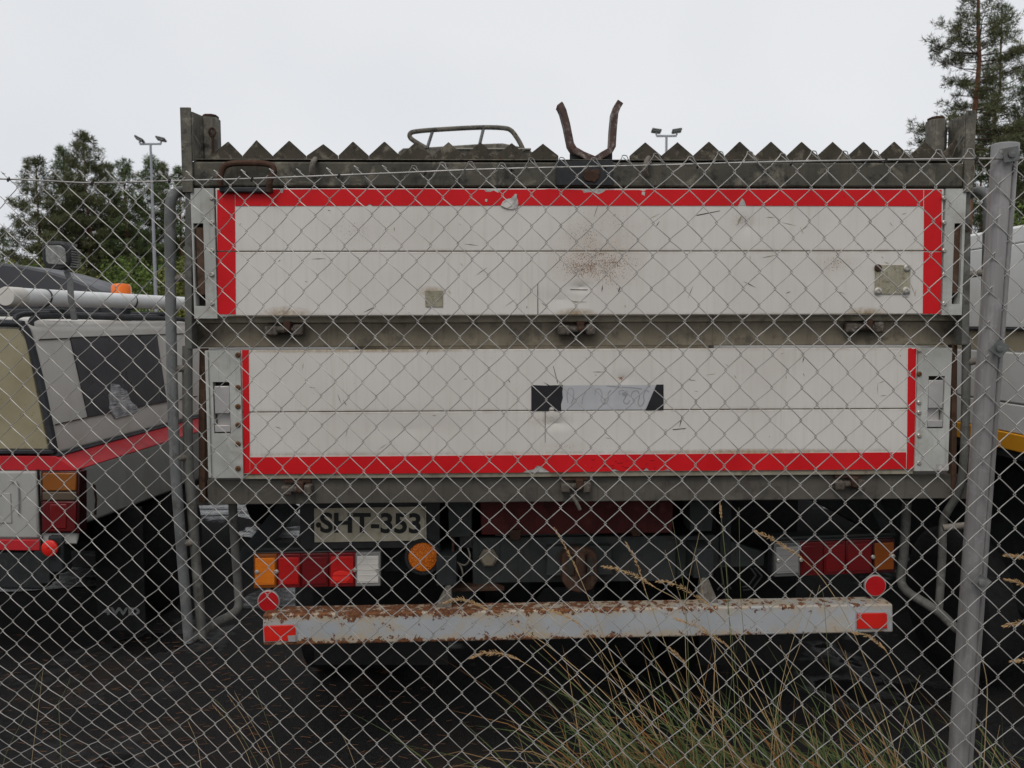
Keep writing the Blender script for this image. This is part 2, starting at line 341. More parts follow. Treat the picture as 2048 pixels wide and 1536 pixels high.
    c = t.mix(t.mapr(n, 0.3, 0.7), (0.205, 0.196, 0.19), (0.30, 0.29, 0.28)); c = t.mix(t.mapr(t.noise(26, 5, 0.7), 0.54, 0.66, 0, 0.5), c, (0.35, 0.34, 0.33)); c = t.mix(t.mapr(t.noise(11, 5, 0.7, vec=t.scale((3, 3, 0.6))), 0.56, 0.68, 0, 0.5), c, (0.15, 0.135, 0.115))
    M['post'] = t.out(c, t.mapr(t.noise(18, 4), 0.3, 0.7, 0.35, 0.6), 0.35)
    M['postcap'] = plain('grey_post_cap', (0.26, 0.26, 0.255), 0.5, 0, 0.1, 15)
    # ground
    t = NT('wet_asphalt')
    big = t.noise(0.9, 5, 0.6); grit = t.noise(160, 4, 0.7); v = t.vor(190)
    c = t.mix(t.mapr(v, 0.1, 0.7), (0.030, 0.030, 0.031), (0.009, 0.009, 0.0095))
    c = t.mix(t.mapr(t.noise(2.3, 5, 0.65), 0.45, 0.7), c, (0.025, 0.020, 0.017))
    pud = t.mapr(big, 0.57, 0.63)
    t.bump(t.math('MULTIPLY', t.math('ADD', v, t.math('MULTIPLY', grit, 0.6)), t.mapr(pud, 0, 1, 1, 0.06)), 0.5, 0.006)
    M['asphalt'] = t.out(c, t.mapr(pud, 0, 1, 0.75, 0.10), 0, t.mapr(pud, 0, 1, 0.10, 0.5))
    t = NT('puddle_water'); ws = t.noise(3.2, 5, 0.65, vec=t.scale((1, 3.0, 1)), dist=0.5); t.bump(t.math('ADD', t.noise(60, 3), t.math('MULTIPLY', t.vor(150), 0.7)), 0.35, 0.006)
    M['puddle'] = t.out((0.013, 0.013, 0.014), t.mapr(ws, 0.42, 0.58, 0.55, 0.06), 0, t.mapr(ws, 0.4, 0.58, 0.3, 0.9))
    t = NT('verge_grass'); M['verge'] = t.out(t.mix(t.mapr(t.noise(0.7, 5, 0.7), 0.35, 0.65), (0.035, 0.05, 0.015), (0.075, 0.075, 0.028)), 0.9)
    # foliage
    def fol(name, a, b, sc=1.2):
        t = NT(name); geo = t.n('ShaderNodeNewGeometry')
        rnd = geo.outputs['Random Per Island']
        c = t.mix(t.math('ADD', t.math('MULTIPLY', t.mapr(t.noise(sc, 3), 0.3, 0.7), 0.6), t.math('MULTIPLY', rnd, 0.4)), a, b)
        return t.out(c, 0.7, 0, 0.25, Transmission_Weight=0.0, Subsurface_Weight=0.0)
    M['pine'] = fol('pine_needles', (0.050, 0.064, 0.028), (0.145, 0.145, 0.066))
    M['pine2'] = fol('pine_needles_green', (0.050, 0.078, 0.030), (0.135, 0.165, 0.066))
    M['leaf'] = fol('bush_leaves', (0.05, 0.095, 0.016), (0.15, 0.20, 0.04), 1.5)
    M['leafy'] = fol('yellowing_bush_leaves', (0.08, 0.11, 0.02), (0.22, 0.21, 0.05), 1.5)
    t = NT('pine_bark'); M['bark'] = t.out(t.mix(t.mapr(t.noise(5, 5, 0.7, vec=t.scale((3, 3, 1))), 0.35, 0.65), (0.075, 0.036, 0.02), (0.24, 0.10, 0.048)), 0.9); t.bump(t.noise(9, 4), 0.6, 0.03)
    t = NT('grey_bark'); M['bark2'] = t.out(t.mix(t.mapr(t.noise(5, 5, 0.7), 0.35, 0.65), (0.05, 0.036, 0.027), (0.12, 0.078, 0.052)), 0.9)
    M['blade_g'] = fol('green_blade', (0.036, 0.060, 0.017), (0.105, 0.135, 0.045), 8)
    M['blade_d'] = fol('dry_blade', (0.13, 0.08, 0.032), (0.32, 0.21, 0.10), 8)
    M['blade_o'] = fol('orange_blade', (0.17, 0.07, 0.017), (0.28, 0.14, 0.045), 8)
    M['straw'] = fol('straw_stem', (0.30, 0.215, 0.11), (0.46, 0.35, 0.19), 8)
    M['greenstem'] = fol('green_stem', (0.10, 0.12, 0.045), (0.18, 0.19, 0.08), 8)
    M['seed'] = fol('seed_head', (0.34, 0.20, 0.09), (0.62, 0.42, 0.22), 20)
    M['needle'] = fol('fallen_needle', (0.06, 0.024, 0.009), (0.15, 0.066, 0.026), 20)
    # vehicles
    def paint(name, c, dirt=(0.25, 0.21, 0.16), rough=0.35):
        t = NT(name); b = t.mix(t.mapr(t.noise(2.5, 4), 0.3, 0.7), tuple(x * 0.9 for x in c), c)
        b = t.mix(t.mapr(t.noise(5, 5, 0.65, vec=t.scale((1, 1, 0.4))), 0.5, 0.75, 0, 0.5), b, dirt)
        return t.out(b, t.mapr(t.noise(7, 3), 0.3, 0.7, rough, rough + 0.25), 0, 0.22)
    M['beige'] = paint('dusty_beige_paint', (0.60, 0.57, 0.525), (0.42, 0.37, 0.29)); M['silver'] = paint('silver_body_paint', (0.36, 0.355, 0.335), (0.22, 0.20, 0.165))
    M['carred'] = paint('red_stripe_paint', (0.48, 0.02, 0.028), (0.2, 0.03, 0.03)); M['vanwhite'] = paint('white_van_paint', (0.66, 0.655, 0.64), (0.5, 0.47, 0.4))
    M['vanbeige'] = paint('tan_van_band', (0.36, 0.31, 0.22), (0.22, 0.19, 0.13)); M['yellow'] = paint('yellow_stripe_paint', (0.75, 0.33, 0.02), (0.5, 0.2, 0.02))
    t = NT('lichen_stained_panel'); c = t.mix(t.mapr(t.noise(3, 5, 0.6), 0.35, 0.65), (0.22, 0.185, 0.105), (0.31, 0.275, 0.175))
    c = t.mix(t.mapr(t.noise(45, 4, 0.7), 0.62, 0.68, 0, 0.8), c, (0.16, 0.11, 0.05)); M['lichen'] = t.out(c, 0.5)
    t = NT('dusty_tinted_glass'); M['tint'] = t.out(t.mix(t.mapr(t.noise(9, 5, 0.65), 0.35, 0.7), (0.028, 0.026, 0.032), (0.055, 0.05, 0.056)), t.mapr(t.noise(6, 3), 0.3, 0.7, 0.22, 0.5), 0, 0.4)
    t = NT('duct_tape'); t.bump(t.noise(40, 3, vec=t.scale((1, 0.3, 3))), 0.8, 0.01); M['duct'] = t.out(t.mix(t.mapr(t.noise(18, 4), 0.35, 0.65), (0.22, 0.22, 0.23), (0.5, 0.5, 0.51)), 0.32, 0.4)
    M['seal'] = plain('rubber_seal', (0.025, 0.026, 0.03), 0.55, 0, 0.3, 20)
    M['pvc'] = paint('white_plastic_pipe', (0.70, 0.70, 0.69), (0.45, 0.42, 0.36)); M['greybox'] = plain('dark_grey_plastic', (0.045, 0.046, 0.052), 0.45, 0, 0.15, 4)
    M['lampglass'] = plain('work_light_glass', (0.20, 0.20, 0.19), 0.25, 0.2, 0.4, 40); M['beacon'] = lens('beacon_orange', (0.85, 0.17, 0.01))
    M['glass'] = plain('window_glass', (0.03, 0.035, 0.04), 0.08, 0, 0.1, 3)
    M['tyre'] = plain('tyre_rubber', (0.014, 0.014, 0.014), 0.8, 0, 0.3, 25, 0.4); M['rim'] = plain('steel_rim', (0.42, 0.42, 0.42), 0.35, 0.4, 0.25, 12)
    M['flaptext'] = plain('faded_white_lettering', (0.20, 0.20, 0.195), 0.7, 0, 0.3, 60)
    M['chev'] = plain('faded_chevron_ink', (0.16, 0.16, 0.155), 0.7, 0, 0.3, 60)
    M['polegrey'] = plain('galvanised_pole', (0.30, 0.31, 0.33), 0.5, 0.3, 0.12, 1)
    M['flood'] = plain('floodlight_body', (0.07, 0.07, 0.065), 0.5, 0, 0.2, 6); M['floodglass'] = plain('floodlight_glass', (0.5, 0.5, 0.5), 0.3, 0, 0.1, 6)
    M['cabpaint'] = paint('cab_paint', (0.30, 0.29, 0.25), (0.16, 0.15, 0.12)); M['deckply'] = weathered('deck_board', (0.10, 0.075, 0.05), (0.15, 0.12, 0.09), 0, 0.8, 6)

TM = Matrix.Translation((0, 2.69, 0)) @ Matrix.Rotation(R(1.4), 4, 'Z'); TF = Frame(TM)
make_materials()

# ================================================================== SETTING
def ground():
    m = MB(); n = 600
    m.add([(-n, -60, 0), (n, -60, 0), (n, n, 0), (-n, n, 0)], [(0, 1, 2, 3)])
    kind(m.build('asphalt_yard', M['asphalt'], smooth=0), 'structure')
    m = MB(); m.add([(-n, 47, 0.004), (n, 36, 0.004), (n, n, 0.004), (-n, n, 0.004)], [(0, 1, 2, 3)])
    kind(m.build('grass_verge', M['verge'], smooth=0), 'structure')
def puddle(pts, h):
    m = MB(); P_ = smoothpath([Vector((x, y, h)) for x, y in pts + pts[:1]], 5)[:-1]; m.add(P_, [tuple(range(len(P_)))])
    kind(m.build('puddle', M['puddle'], smooth=0), 'structure')
ground()
rr = random.Random(5)
for cx, cy, rx, ry in ((-2.3, 7.2, 0.75, 0.55), (-1.75, 6.25, 0.45, 0.2), (-2.6, 9.8, 1.3, 1.3), (-1.55, 8.3, 0.5, 0.5), (-2.95, 5.15, 0.85, 0.3), (-1.35, 4.75, 0.3, 0.25)):
    puddle([(cx + rx * rr.uniform(0.6, 1.1) * math.cos(t), cy + ry * rr.uniform(0.6, 1.1) * math.sin(t)) for t in np.linspace(0, 2 * math.pi, 12)[:-1]], 0.004)

# ================================================================== FLATBED TRUCK
def truck():
    T = empty('flatbed_truck', TM, 'white flatbed truck seen from behind, red-bordered tailgates and a sawtooth top rail', 'truck')
    def X(px, py, v=0): return TF.y(px, py, v).x
    def Z(px, py, v=0): return TF.y(px, py, v).z
    def Q(px, py, v=0): q = TF.y(px, py, v); return (q.x, q.y, q.z)
    def poly(pts, v0, v1, v=None): return [(X(a, b, v if v is not None else v0), Z(a, b, v if v is not None else v0)) for a, b in pts]
    # screw prototypes (mesh shared)
    def screw_mesh(name, r, mat):
        m = MB(); m.lathe([(r, 0), (r * 0.95, 0.003), (r * 0.6, 0.0055), (r * 0.38, 0.0055), (r * 0.34, 0.003)], (0, 0, 0), (0, -1, 0), 12)
        o = m.build(name, mat); me = o.data; bpy.data.objects.remove(o); return me
    scr, rscr, bigscr, rbig = screw_mesh('screw', 0.008, M['screw']), screw_mesh('screw', 0.009, M['rustscrew']), screw_mesh('screw', 0.0125, M['screw']), screw_mesh('screw', 0.0125, M['rust'])
    def screw(me, loc, parent):
        o = bpy.data.objects.new('screw', me); col.objects.link(o); o.parent = parent; o.location = loc; return o

    # ---------------- upper tailgate
    up = empty_part('upper_tailgate', T)
    v0, v1 = -0.022, 0.012; v0u = v0
    xl, xr = X(434, 505, v0), X(1884, 503, v0)
    zt, zs, zb = Z(1150, 377, v0), Z(1150, 502.5, v0), Z(1150, 630, v0)
    g = 0.0011
    for a, b in ((zs + g, zt), (zb, zs - g)):
        B(xl, xr, v0, v1, a, b).build('plank', M['panel_up'], up, 0.0025)
    B(xl + .002, xr - .002, v0 + 0.006, v1, zs - g, zs + g).build('joint', M['lip'], up, smooth=0)
    tp = v0 - 0.0018                                       # red tape sits on the enamel
    tr = lambda pts, name='red_tape': MB().prism([(X(a, b, v0), Z(a, b, v0)) for a, b in pts], tp, v0 + 0.0005).build(name, M['red'], up, smooth=0)
    tr([(471, 378.5), (560, 379), (561, 385), (566, 386), (567, 379), (700, 378), (760, 379), (845, 378), (968, 379), (972, 384), (981, 384), (987, 381), (996, 386), (1004, 379), (1080, 379), (1100, 378),
        (1164, 380), (1168, 386), (1185, 384), (1196, 389), (1204, 386), (1212, 380), (1278, 380), (1288, 382), (1293, 379), (1480, 379), (1846, 379.5), (1846, 412.5),
        (1492, 411.5), (1489, 402), (1484, 395), (1479, 405), (1476, 411.5), (1440, 411.5), (1035, 411), (1036, 401), (1033, 391), (1022, 396), (1012, 398), (1006, 403), (1001, 411), (745, 411.5), (740, 408), (733, 411.5), (471, 412)])
    tr([(434.5, 380), (469.5, 380), (470.5, 480), (471, 501), (435, 501)]); tr([(435, 504), (471, 504), (471.5, 628.5), (435.5, 628.5)])
    tr([(1848, 379.5), (1883, 379.5), (1882.5, 501), (1847.5, 501)]); tr([(1847, 504), (1882.5, 504), (1880, 627.5), (1845.5, 627.5)])
    # torn pieces of tape / bare scars
    SM = ('recess', 'plate_metal', 'lip', 'darkred')
    scr_u, scr_l = MB(), MB()
    def scratch(mb, pts, mat, dv, v):
        mb.cur = SM.index(mat); mb.prism([(X(a, b, v), Z(a, b, v)) for a, b in pts], v - dv, v + 0.0005)
    sc = lambda pts, mat='bare', dv=0.001, nm='paint_chip': scratch(scr_u, pts, mat, dv, v0u) if nm == 'scratch' else MB().prism([(X(a, b, v0), Z(a, b, v0)) for a, b in pts], v0 - dv, v0 + 0.0005).build(nm, M[mat], up, smooth=0)
    sc([(1001, 411), (1006, 403), (1012, 399), (1022, 397), (1030, 388), (1034, 389), (1032, 400), (1037, 406), (1034, 416), (1022, 419), (1008, 416)], 'bare', 0.004, 'torn_flap')
    sc([(1003, 412), (1012, 405), (1026, 404), (1024, 411), (1014, 417)], 'panel_up', 0.006, 'torn_flap')
    sc([(969, 378.6), (1003, 378.8), (996, 385), (988, 381), (981, 383), (972, 383)])
    sc([(1165, 380), (1212, 380), (1205, 385), (1196, 388), (1186, 383.5), (1169, 385)]); sc([(971, 398), (975, 399), (974, 404), (970, 403)], dv=0.0028)
    sc([(1478, 411), (1484, 397), (1488, 403), (1491, 411)]); sc([(1284, 383), (1290, 384), (1289, 392), (1283, 389)], dv=0.0028); sc([(560, 379), (568, 379), (565, 385)])
    for i in range(46):                                    # scratches and scuffs
        px, py = random.uniform(480, 1840), random.uniform(418, 622)
        if abs(py - 503) < 8: continue
        l, a = random.choice((3, 5, 8, 14)), random.uniform(-0.7, 0.7) + random.choice((0, 0, 1.5))
        wd = random.uniform(0.5, 1.1); dx, dy = math.cos(a) * l, math.sin(a) * l
        sc([(px - dx, py - dy), (px + dy / l * wd, py - dx / l * wd), (px + dx, py + dy), (px - dy / l * wd, py + dx / l * wd)], random.choice(('recess', 'plate_metal', 'lip')), 0.0006, 'scratch')
    for pts in ([(1075, 568), (1076, 568), (1076.5, 629), (1075, 629)], [(1473, 452), (1480, 434), (1484, 432), (1478, 447)], [(1137, 597), (1147, 602), (1175, 604), (1150, 605)],
                [(1140, 578.5), (1176, 579), (1174, 580.5), (1141, 580)], [(1392, 430), (1440, 421), (1440, 422), (1395, 431.5)], [(1236, 583), (1240, 572), (1241, 573), (1238, 584)]):
        sc(pts, 'plate_metal' if pts[0][0] in (1473, 1137) else 'recess', 0.0007, 'scratch')
    kind(scr_u.build('scratches', [M[k] for k in SM], up, smooth=0), 'stuff')
    # riveted plates
    pm = MB().prism([(X(a, b, v0), Z(a, b, v0)) for a, b in ((1749.5, 530), (1820, 530), (1819, 588), (1749, 588))], v0 - 0.004, v0).build('riveted_plate', M['plate_metal'], up, 0.001)
    for (a, b), k in zip(((1756, 536), (1814, 536), (1756, 582), (1812, 581)), (rbig, bigscr, bigscr, bigscr)): screw(k, Q(a, b, v0 - 0.004), up)
    MB().prism([(X(a, b, v0), Z(a, b, v0)) for a, b in ((850, 581), (886, 581), (886, 614), (851, 614))], v0 - 0.003, v0).build('small_plate', M['plate_metal'], up, 0.001)
    # end caps with slot and lock bar
    for (x0, x1, y0, y1, s0, s1, t0, t1, scx) in ((386, 432, 377, 637, 389.5, 409.5, 447, 612, 424), (1886, 1926, 378, 630, 1905, 1921, 447, 608, 1888)):
        ym = 505; a, b = X(x0, ym, v0), X(x1, ym, v0); c, d = X(s0, ym, v0), X(s1, ym, v0)
        za, zb_ = Z(x0, y0, v0), Z(x0, y1, v0); zc, zd = Z(s0, t0, v0), Z(s0, t1, v0); f0 = v0 - 0.006
        m = MB(); m.box(a, c, f0, v1, zb_, za); m.box(d, b, f0, v1, zb_, za); m.box(c, d, f0, v1, zc, za); m.box(c, d, f0, v1, zb_, zd)
        m.build('end_cap', M['cap_white'], up)
        B(c, d, v1 - 0.004, v1 + 0.03, zd, zc).build('slot', M['recess'], up, smooth=0)
        B(c + 0.004, d - 0.002, v0 + 0.002, v0 + 0.022, zd + 0.035, zc - 0.012).build('lock_bar', M['wood'], up, 0.002)
        for yy in (396, 445, 501, 549, 607): screw(scr, Q(scx, yy, f0), up)

    # ---------------- middle rail under the upper tailgate
    mid = empty_part('middle_rail', T)
    a, b = X(384, 665, 0.03), X(1930, 662, 0.03)
    B(a, b, 0.03, 0.11, Z(1150, 692, 0.03), Z(1150, 644, 0.03)).build('rail_beam', M['midbeam'], mid, 0.003)
    B(a + 0.02, b - 0.02, 0.016, 0.10, Z(1150, 643.5, 0.016), Z(1150, 630.5, 0.016)).build('rail_lip', M['lip'], mid, 0.002)
    def hinge(px, py, par, v, s=1.0):
        h = empty_part('hinge', par) if False else None
        c = Vector(Q(px, py, v)); m = MB()
        m.box(c.x - 0.055 * s, c.x + 0.055 * s, v - 0.012, v + 0.005, c.z + 0.012, c.z + 0.03)        # upper strap
        o = m.build('hinge', M['rust'], par, 0.002)
        MB().box(c.x - 0.062 * s, c.x - 0.022 * s, v - 0.034, v + 0.002, c.z - 0.026, c.z + 0.006).build('hinge_lug', M['hinge'], par, 0.006)
        MB().box(c.x + 0.030 * s, c.x + 0.062 * s, v - 0.036, v + 0.002, c.z - 0.026, c.z + 0.010).build('hinge_lug', M['hinge'], par, 0.006)
        MB().prism([(c.x - 0.002, c.z + 0.02), (c.x + 0.024, c.z + 0.02), (c.x + 0.022, c.z - 0.016), (c.x + 0.004, c.z - 0.016)], v - 0.04, v - 0.012).build('hinge_knuckle', M['rust'], par, 0.004)
        MB().lathe([(0.011, 0), (0.011, 0.10 * s)], (c.x - 0.05 * s, v - 0.02, c.z - 0.006), (1, 0, 0), 12).build('hinge_pin', M['hinge'], par)
    for px, py in ((572, 655), (1152, 654), (1722, 650)): hinge(px, py, mid, 0.03)

    # ---------------- lower tailgate
    lo = empty_part('lower_tailgate', T)
    v0, v1 = 0.014, 0.05
    xl, xr = X(484, 822, v0), X(1832, 818, v0)
    zt, zs, zb = Z(1150, 698, v0), Z(1150, 821, v0), Z(1150, 944, v0)
    for a, b in ((zs + g, zt), (zb, zs - g)): B(xl, xr, v0, v1, a, b).build('plank', M['panel_low'], lo, 0.0025)
    B(xl + .002, xr - .002, v0 + 0.006, v1, zs - g, zs + g).build('joint', M['lip'], lo, smooth=0)
    B(xl, xr, v0 + 0.004, v1, Z(1150, 954, v0), zb - 0.001).build('bottom_lip', M['lip'], lo, 0.002)
    tl = lambda pts, mat='red', dv=0.0018, nm='red_tape': scratch(scr_l, pts, mat, dv, v0) if nm == 'scratch' else MB().prism([(X(a, b, v0), Z(a, b, v0)) for a, b in pts], v0 - dv, v0 + 0.0005).build(nm, M[mat], lo, smooth=0)
    tl([(484.5, 700), (497.5, 700), (499.5, 910), (499.5, 946), (488, 946.5)])
    tl([(1816, 697), (1821, 696), (1826, 698), (1832, 696.5), (1827.5, 937), (1813, 938), (1814, 903)])
    tl([(500.5, 914.5), (1812, 904.5), (1811.5, 938), (1700, 939), (1341, 941.5), (1334, 937), (1328, 941), (1298, 941), (1292, 935), (1287, 941), (1240, 942.5), (1228, 938), (1222, 942.5), (1100, 944.5), (1090, 938), (1080, 932), (1074, 931), (1068, 938), (1052, 941),
        (1044, 945), (760, 947), (500.5, 948)])
    for pts in ([(1044, 945), (1052, 941), (1068, 938), (1074, 931), (1080, 932), (1090, 938), (1100, 944.5)], [(1222, 942), (1228, 938), (1240, 942)], [(1287, 941), (1292, 935), (1298, 941)], [(1328, 941), (1334, 937), (1341, 941)]):
        tl(pts, 'bare', 0.001, 'paint_chip')
    for i in range(16):
        px, py = random.uniform(1180, 1320), random.uniform(918, 938); l = random.uniform(2, 8)
        tl([(px - l, py), (px, py - 0.8), (px + l, py - 1.2), (px, py + 0.5)], 'darkred', 0.0022, 'scratch')
    for i in range(40):
        px, py = random.uniform(505, 1808), random.uniform(704, 898)
        if abs(py - 821) < 8: continue
        l, a = random.choice((2, 4, 7, 12)), random.uniform(-0.6, 0.6) + random.choice((0, 0, 1.5)); wd = random.uniform(0.45, 1.0)
        dx, dy = math.cos(a) * l, math.sin(a) * l
        tl([(px - dx, py - dy), (px + dy / l * wd, py - dx / l * wd), (px + dx, py + dy), (px - dy / l * wd, py + dx / l * wd)], random.choice(('recess', 'plate_metal', 'lip')), 0.0006, 'scratch')
    for pts in ([(1089.5, 822.5), (1091, 822.5), (1090.7, 885), (1090, 885)], [(1106, 732), (1115, 767), (1116, 766), (1107, 732)], [(1345, 858.5), (1372, 856), (1371, 857.5), (1346, 860)]):
        tl(pts, 'recess', 0.0007, 'scratch')
    kind(scr_l.build('scratches', [M[k] for k in SM], lo, smooth=0), 'stuff')
    # remains of a vinyl sign
    arch = [(1103 - 5.5 * math.cos(t), 822 - 9 * math.sin(t)) for t in np.linspace(math.pi, 0, 8)]
    tl([(1062.5, 770), (1090, 771), (1126, 770), (1124.5, 784), (1125.5, 796), (1122, 808), (1122.5, 822)] + arch + [(1062.5, 822)], 'film', 0.0014, 'black_film')
    tl([(1313, 769), (1327, 769), (1327, 820), (1291, 820.5)], 'film', 0.0014, 'black_film')
    tl([(1126, 771), (1200, 770), (1312, 770), (1291, 819), (1124, 820), (1123, 806), (1126, 796), (1125, 784)], 'ghost', 0.0008, 'glue_residue')
    def ribbon(pts, wd, mat):
        ps = [Vector((p.x, 0, p.z)) for p in (TF.y(a, b, v0) for a, b in pts)]; ps = smoothpath(ps, 5); m = MB(); L_ = []
        for i, p_ in enumerate(ps):
            t_ = (ps[min(i + 1, len(ps) - 1)] - ps[max(i - 1, 0)]).normalized(); nn = Vector((-t_.z, 0, t_.x)) * wd
            L_ += [(p_.x + nn.x, v0 - 0.0013, p_.z + nn.z), (p_.x - nn.x, v0 - 0.0013, p_.z - nn.z)]
        m.add(L_, [(2 * i, 2 * i + 1, 2 * i + 3, 2 * i + 2) for i in range(len(ps) - 1)]); m.build('glue_outline', M[mat], lo, smooth=0)
    for pts in ([(1136, 806), (1134, 790), (1138, 777), (1146, 779), (1147, 795), (1142, 808)], [(1164, 808), (1166, 794), (1172, 783)], [(1190, 790), (1191, 780), (1199, 778), (1204, 788), (1202, 800), (1209, 808), (1216, 800), (1216, 788), (1222, 780)],
                [(1240, 790), (1238, 783), (1247, 781), (1255, 784), (1251, 794), (1247, 803), (1254, 808), (1260, 800)], [(1262, 792), (1266, 783), (1275, 782), (1279, 792), (1276, 806), (1282, 812), (1288, 803), (1287, 790), (1292, 781), (1298, 784)],
                [(1213, 772), (1240, 774), (1268, 776), (1284, 778)]):
        ribbon(pts, 0.0016, 'ghostline')
    tl([(1243, 786), (1252, 783), (1256, 788), (1251, 793), (1245, 791)], 'ghostline', 0.0016, 'glue_residue')
    # end caps with recessed latch
    for (x0, x1, y0, y1, s0, s1, t0, t1, side) in ((414, 483, 701, 956, 427, 460.5, 764, 867, -1), (1833, 1900, 696, 942, 1855, 1887.5, 752, 857, 1)):
        ym = 820; f0 = v0 - 0.008
        a, b, c, d = (X(k, ym, f0) for k in (x0, x1, s0, s1)); za, zb_, zc, zd = Z(x0, y0, f0), Z(x0, y1, f0), Z(s0, t0, f0), Z(s0, t1, f0)
        m = MB(); m.box(a, c, f0, v1, zb_, za); m.box(d, b, f0, v1, zb_, za); m.box(c, d, f0, v1, zc, za); m.box(c, d, f0, v1, zb_, zd)
        m.build('end_cap', M['cap_white'], lo)
        h = zc - zd
        B(c, d, v0 + 0.022, v1, zd, zc).build('latch_recess', M['recess'], lo, smooth=0)
        B(c + 0.002, d - 0.001, f0 + 0.003, v0 + 0.012, zc - h * 0.62, zc - h * 0.08).build('latch_paddle', M['latch'], lo, 0.003)
        B(c + 0.005, d - 0.005, v0 + 0.010, v0 + 0.02, zc - h * 0.85, zc - h * 0.6).build('latch_tongue', M['latch'], lo, 0.002)
        B(c + 0.002, d - 0.001, f0 + 0.001, v0 + 0.015, zd + 0.004, zd + h * 0.16).build('latch_lip', M['latch'], lo, 0.002)
        if side < 0:
            B(X(414, ym, f0), X(420, ym, f0), f0 - 0.006, f0 - 0.0005, zb_ + 0.002, za - 0.002).build('edge_strip', M['cap_white'], lo, 0.001)
            for yy in (710, 775, 813, 850, 888, 937): screw(rscr, Q(476, yy, f0), lo)
        else:
            for yy, k in ((700, scr), (748, rscr), (805, scr), (825, scr), (871, scr), (926, scr)): screw(k, Q(1838, yy, f0), lo)
            B(X(1872, 932, f0), X(1897, 932, f0), f0 - 0.001, f0 + 0.001, Z(1872, 941, f0), Z(1872, 928, f0)).build('paint_chip', M['bare'], lo, smooth=0)
    # ---------------- bottom rail
    bot = empty_part('bottom_rail', T)
    B(X(414, 980, 0.035), X(1918, 975, 0.035), 0.035, 0.13, Z(1150, 1004, 0.035), Z(1150, 954.5, 0.035)).build('rail_beam', M['lowbeam'], bot, 0.004)
    for px, py in ((597, 972), (1150, 967), (1693, 962)): hinge(px, py, bot, 0.035, 0.8)
    MB().tube([Q(1143, 990, 0.0), Q(1152, 1003, 0.0), Q(1160, 1019, 0.01)], 0.006, 8).build('release_lever', M['weld'], bot)

    # ---------------- top beam, sawtooth plates, posts
    top = empty_part('top_rail', T)
    vb = -0.03
    zb_, zt_ = Z(1150, 373, vb), Z(1150, 323.5, vb)
    B(X(381, 350, vb), X(1930, 350, vb), vb + 0.005, 0.05, zb_, zt_).build('top_beam', M['olive'], top, 0.006, seg=3)
    B(X(400, 350, vb), X(1900, 350, vb), -0.005, 0.045, zb_ - 0.011, zb_ - 0.001).build('beam_flange', M['soot_and_shade'], top, 0.002)
    B(X(1112, 350, vb), X(1226, 350, vb), vb - 0.0025, vb + 0.01, zb_ + 0.004, zt_ + 0.0025).build('touch_up_patch', M['soot_and_shade'], top, 0.001)
    m = MB(); rr = random.Random(3)
    pts = [(1183 + (17 + rr.uniform(-4, 4)) * math.cos(t), 351 + (14 + rr.uniform(-4, 4)) * math.sin(t)) for t in np.linspace(0, 2 * math.pi, 17)[:-1]]
    m.prism(poly(pts, vb, 0), vb - 0.007, vb - 0.002).build('weld_scar', M['rust'], top, 0.002)
    def saw(peaks, yl, start, end):
        # each tooth is a piece of its own
        vals = [(peaks[i][0] + peaks[i + 1][0]) / 2 for i in range(len(peaks) - 1)]
        edges = [start] + vals + [end]
        for i, (px, py) in enumerate(peaks):
            l, r = edges[i], edges[i + 1]
            by = 324.5; vy_l = yl if i else yl; vy_r = yl
            P_ = [(l + 0.4, by), (l + 0.4, vy_l), (px - 1.3, py + 1.0), (px, py), (px + 1.2, py + 0.9), (r - 0.4, vy_r), (r - 0.4, by)]
            if i == 0 and start < 420: P_[1] = (l + 0.4, yl + 5)
            jt = [(a + random.uniform(-0.4, 0.4), b + random.uniform(-0.5, 0.5)) for a, b in P_[1:-1]]
            P_ = [P_[0]] + jt + [P_[-1]]
            MB().prism(poly(P_, 0.0, 0), 0.0, 0.008).build('sawtooth', M['tooth'], top, 0.0012, seg=1)
    saw([(455.7, 283), (513, 280), (578.5, 281), (646.6, 288), (705.7, 283), (769, 283), (832, 284), (897, 284), (960.5, 284), (1023, 286), (1086, 287)], 311, 420, 1117)
    saw([(1291, 284), (1355, 284), (1418, 283), (1480, 283), (1542.5, 283), (1604, 283), (1666, 283), (1727, 283), (1789, 283), (1850, 283), (1912, 279)], 311, 1259, 1918)
    B(X(395, 322, 0), X(1922, 322, 0), -0.022, 0.04, Z(1150, 323.4, 0.0), Z(1150, 323.4, 0.0) + 0.003).build('tooth_weld_seam', M['olive2'], top, 0.001)
    # rusty loop handle and two eye hooks
    MB().tube(smoothpath([Q(440, 372, vb - 0.02), Q(443, 345, vb - 0.02), Q(456, 329, vb - 0.02), Q(500, 326, vb - 0.02), Q(538, 329, vb - 0.02), Q(548, 342, vb - 0.02), Q(540, 362, vb - 0.02), Q(537, 384, vb - 0.015)], 5), 0.0095, 10).build('loop_handle', M['rust'], top)
    B(X(440, 378, vb), X(545, 378, vb), vb - 0.012, vb + 0.012, Z(480, 386, vb), Z(480, 375, vb)).build('handle_strap', M['soot_and_shade'], top, 0.004)
    for px, py in ((626, 335), (1293, 333)):
        MB().tube(smoothpath([Q(px, py + 17, vb - 0.004), Q(px - 3, py + 6, vb - 0.02), Q(px, py - 10, vb - 0.022), Q(px + 4, py - 16, vb - 0.005), Q(px + 4, py - 17, 0.0)], 5), [0.008] * 21, 10).build('eye_hook', M['weld'], top)
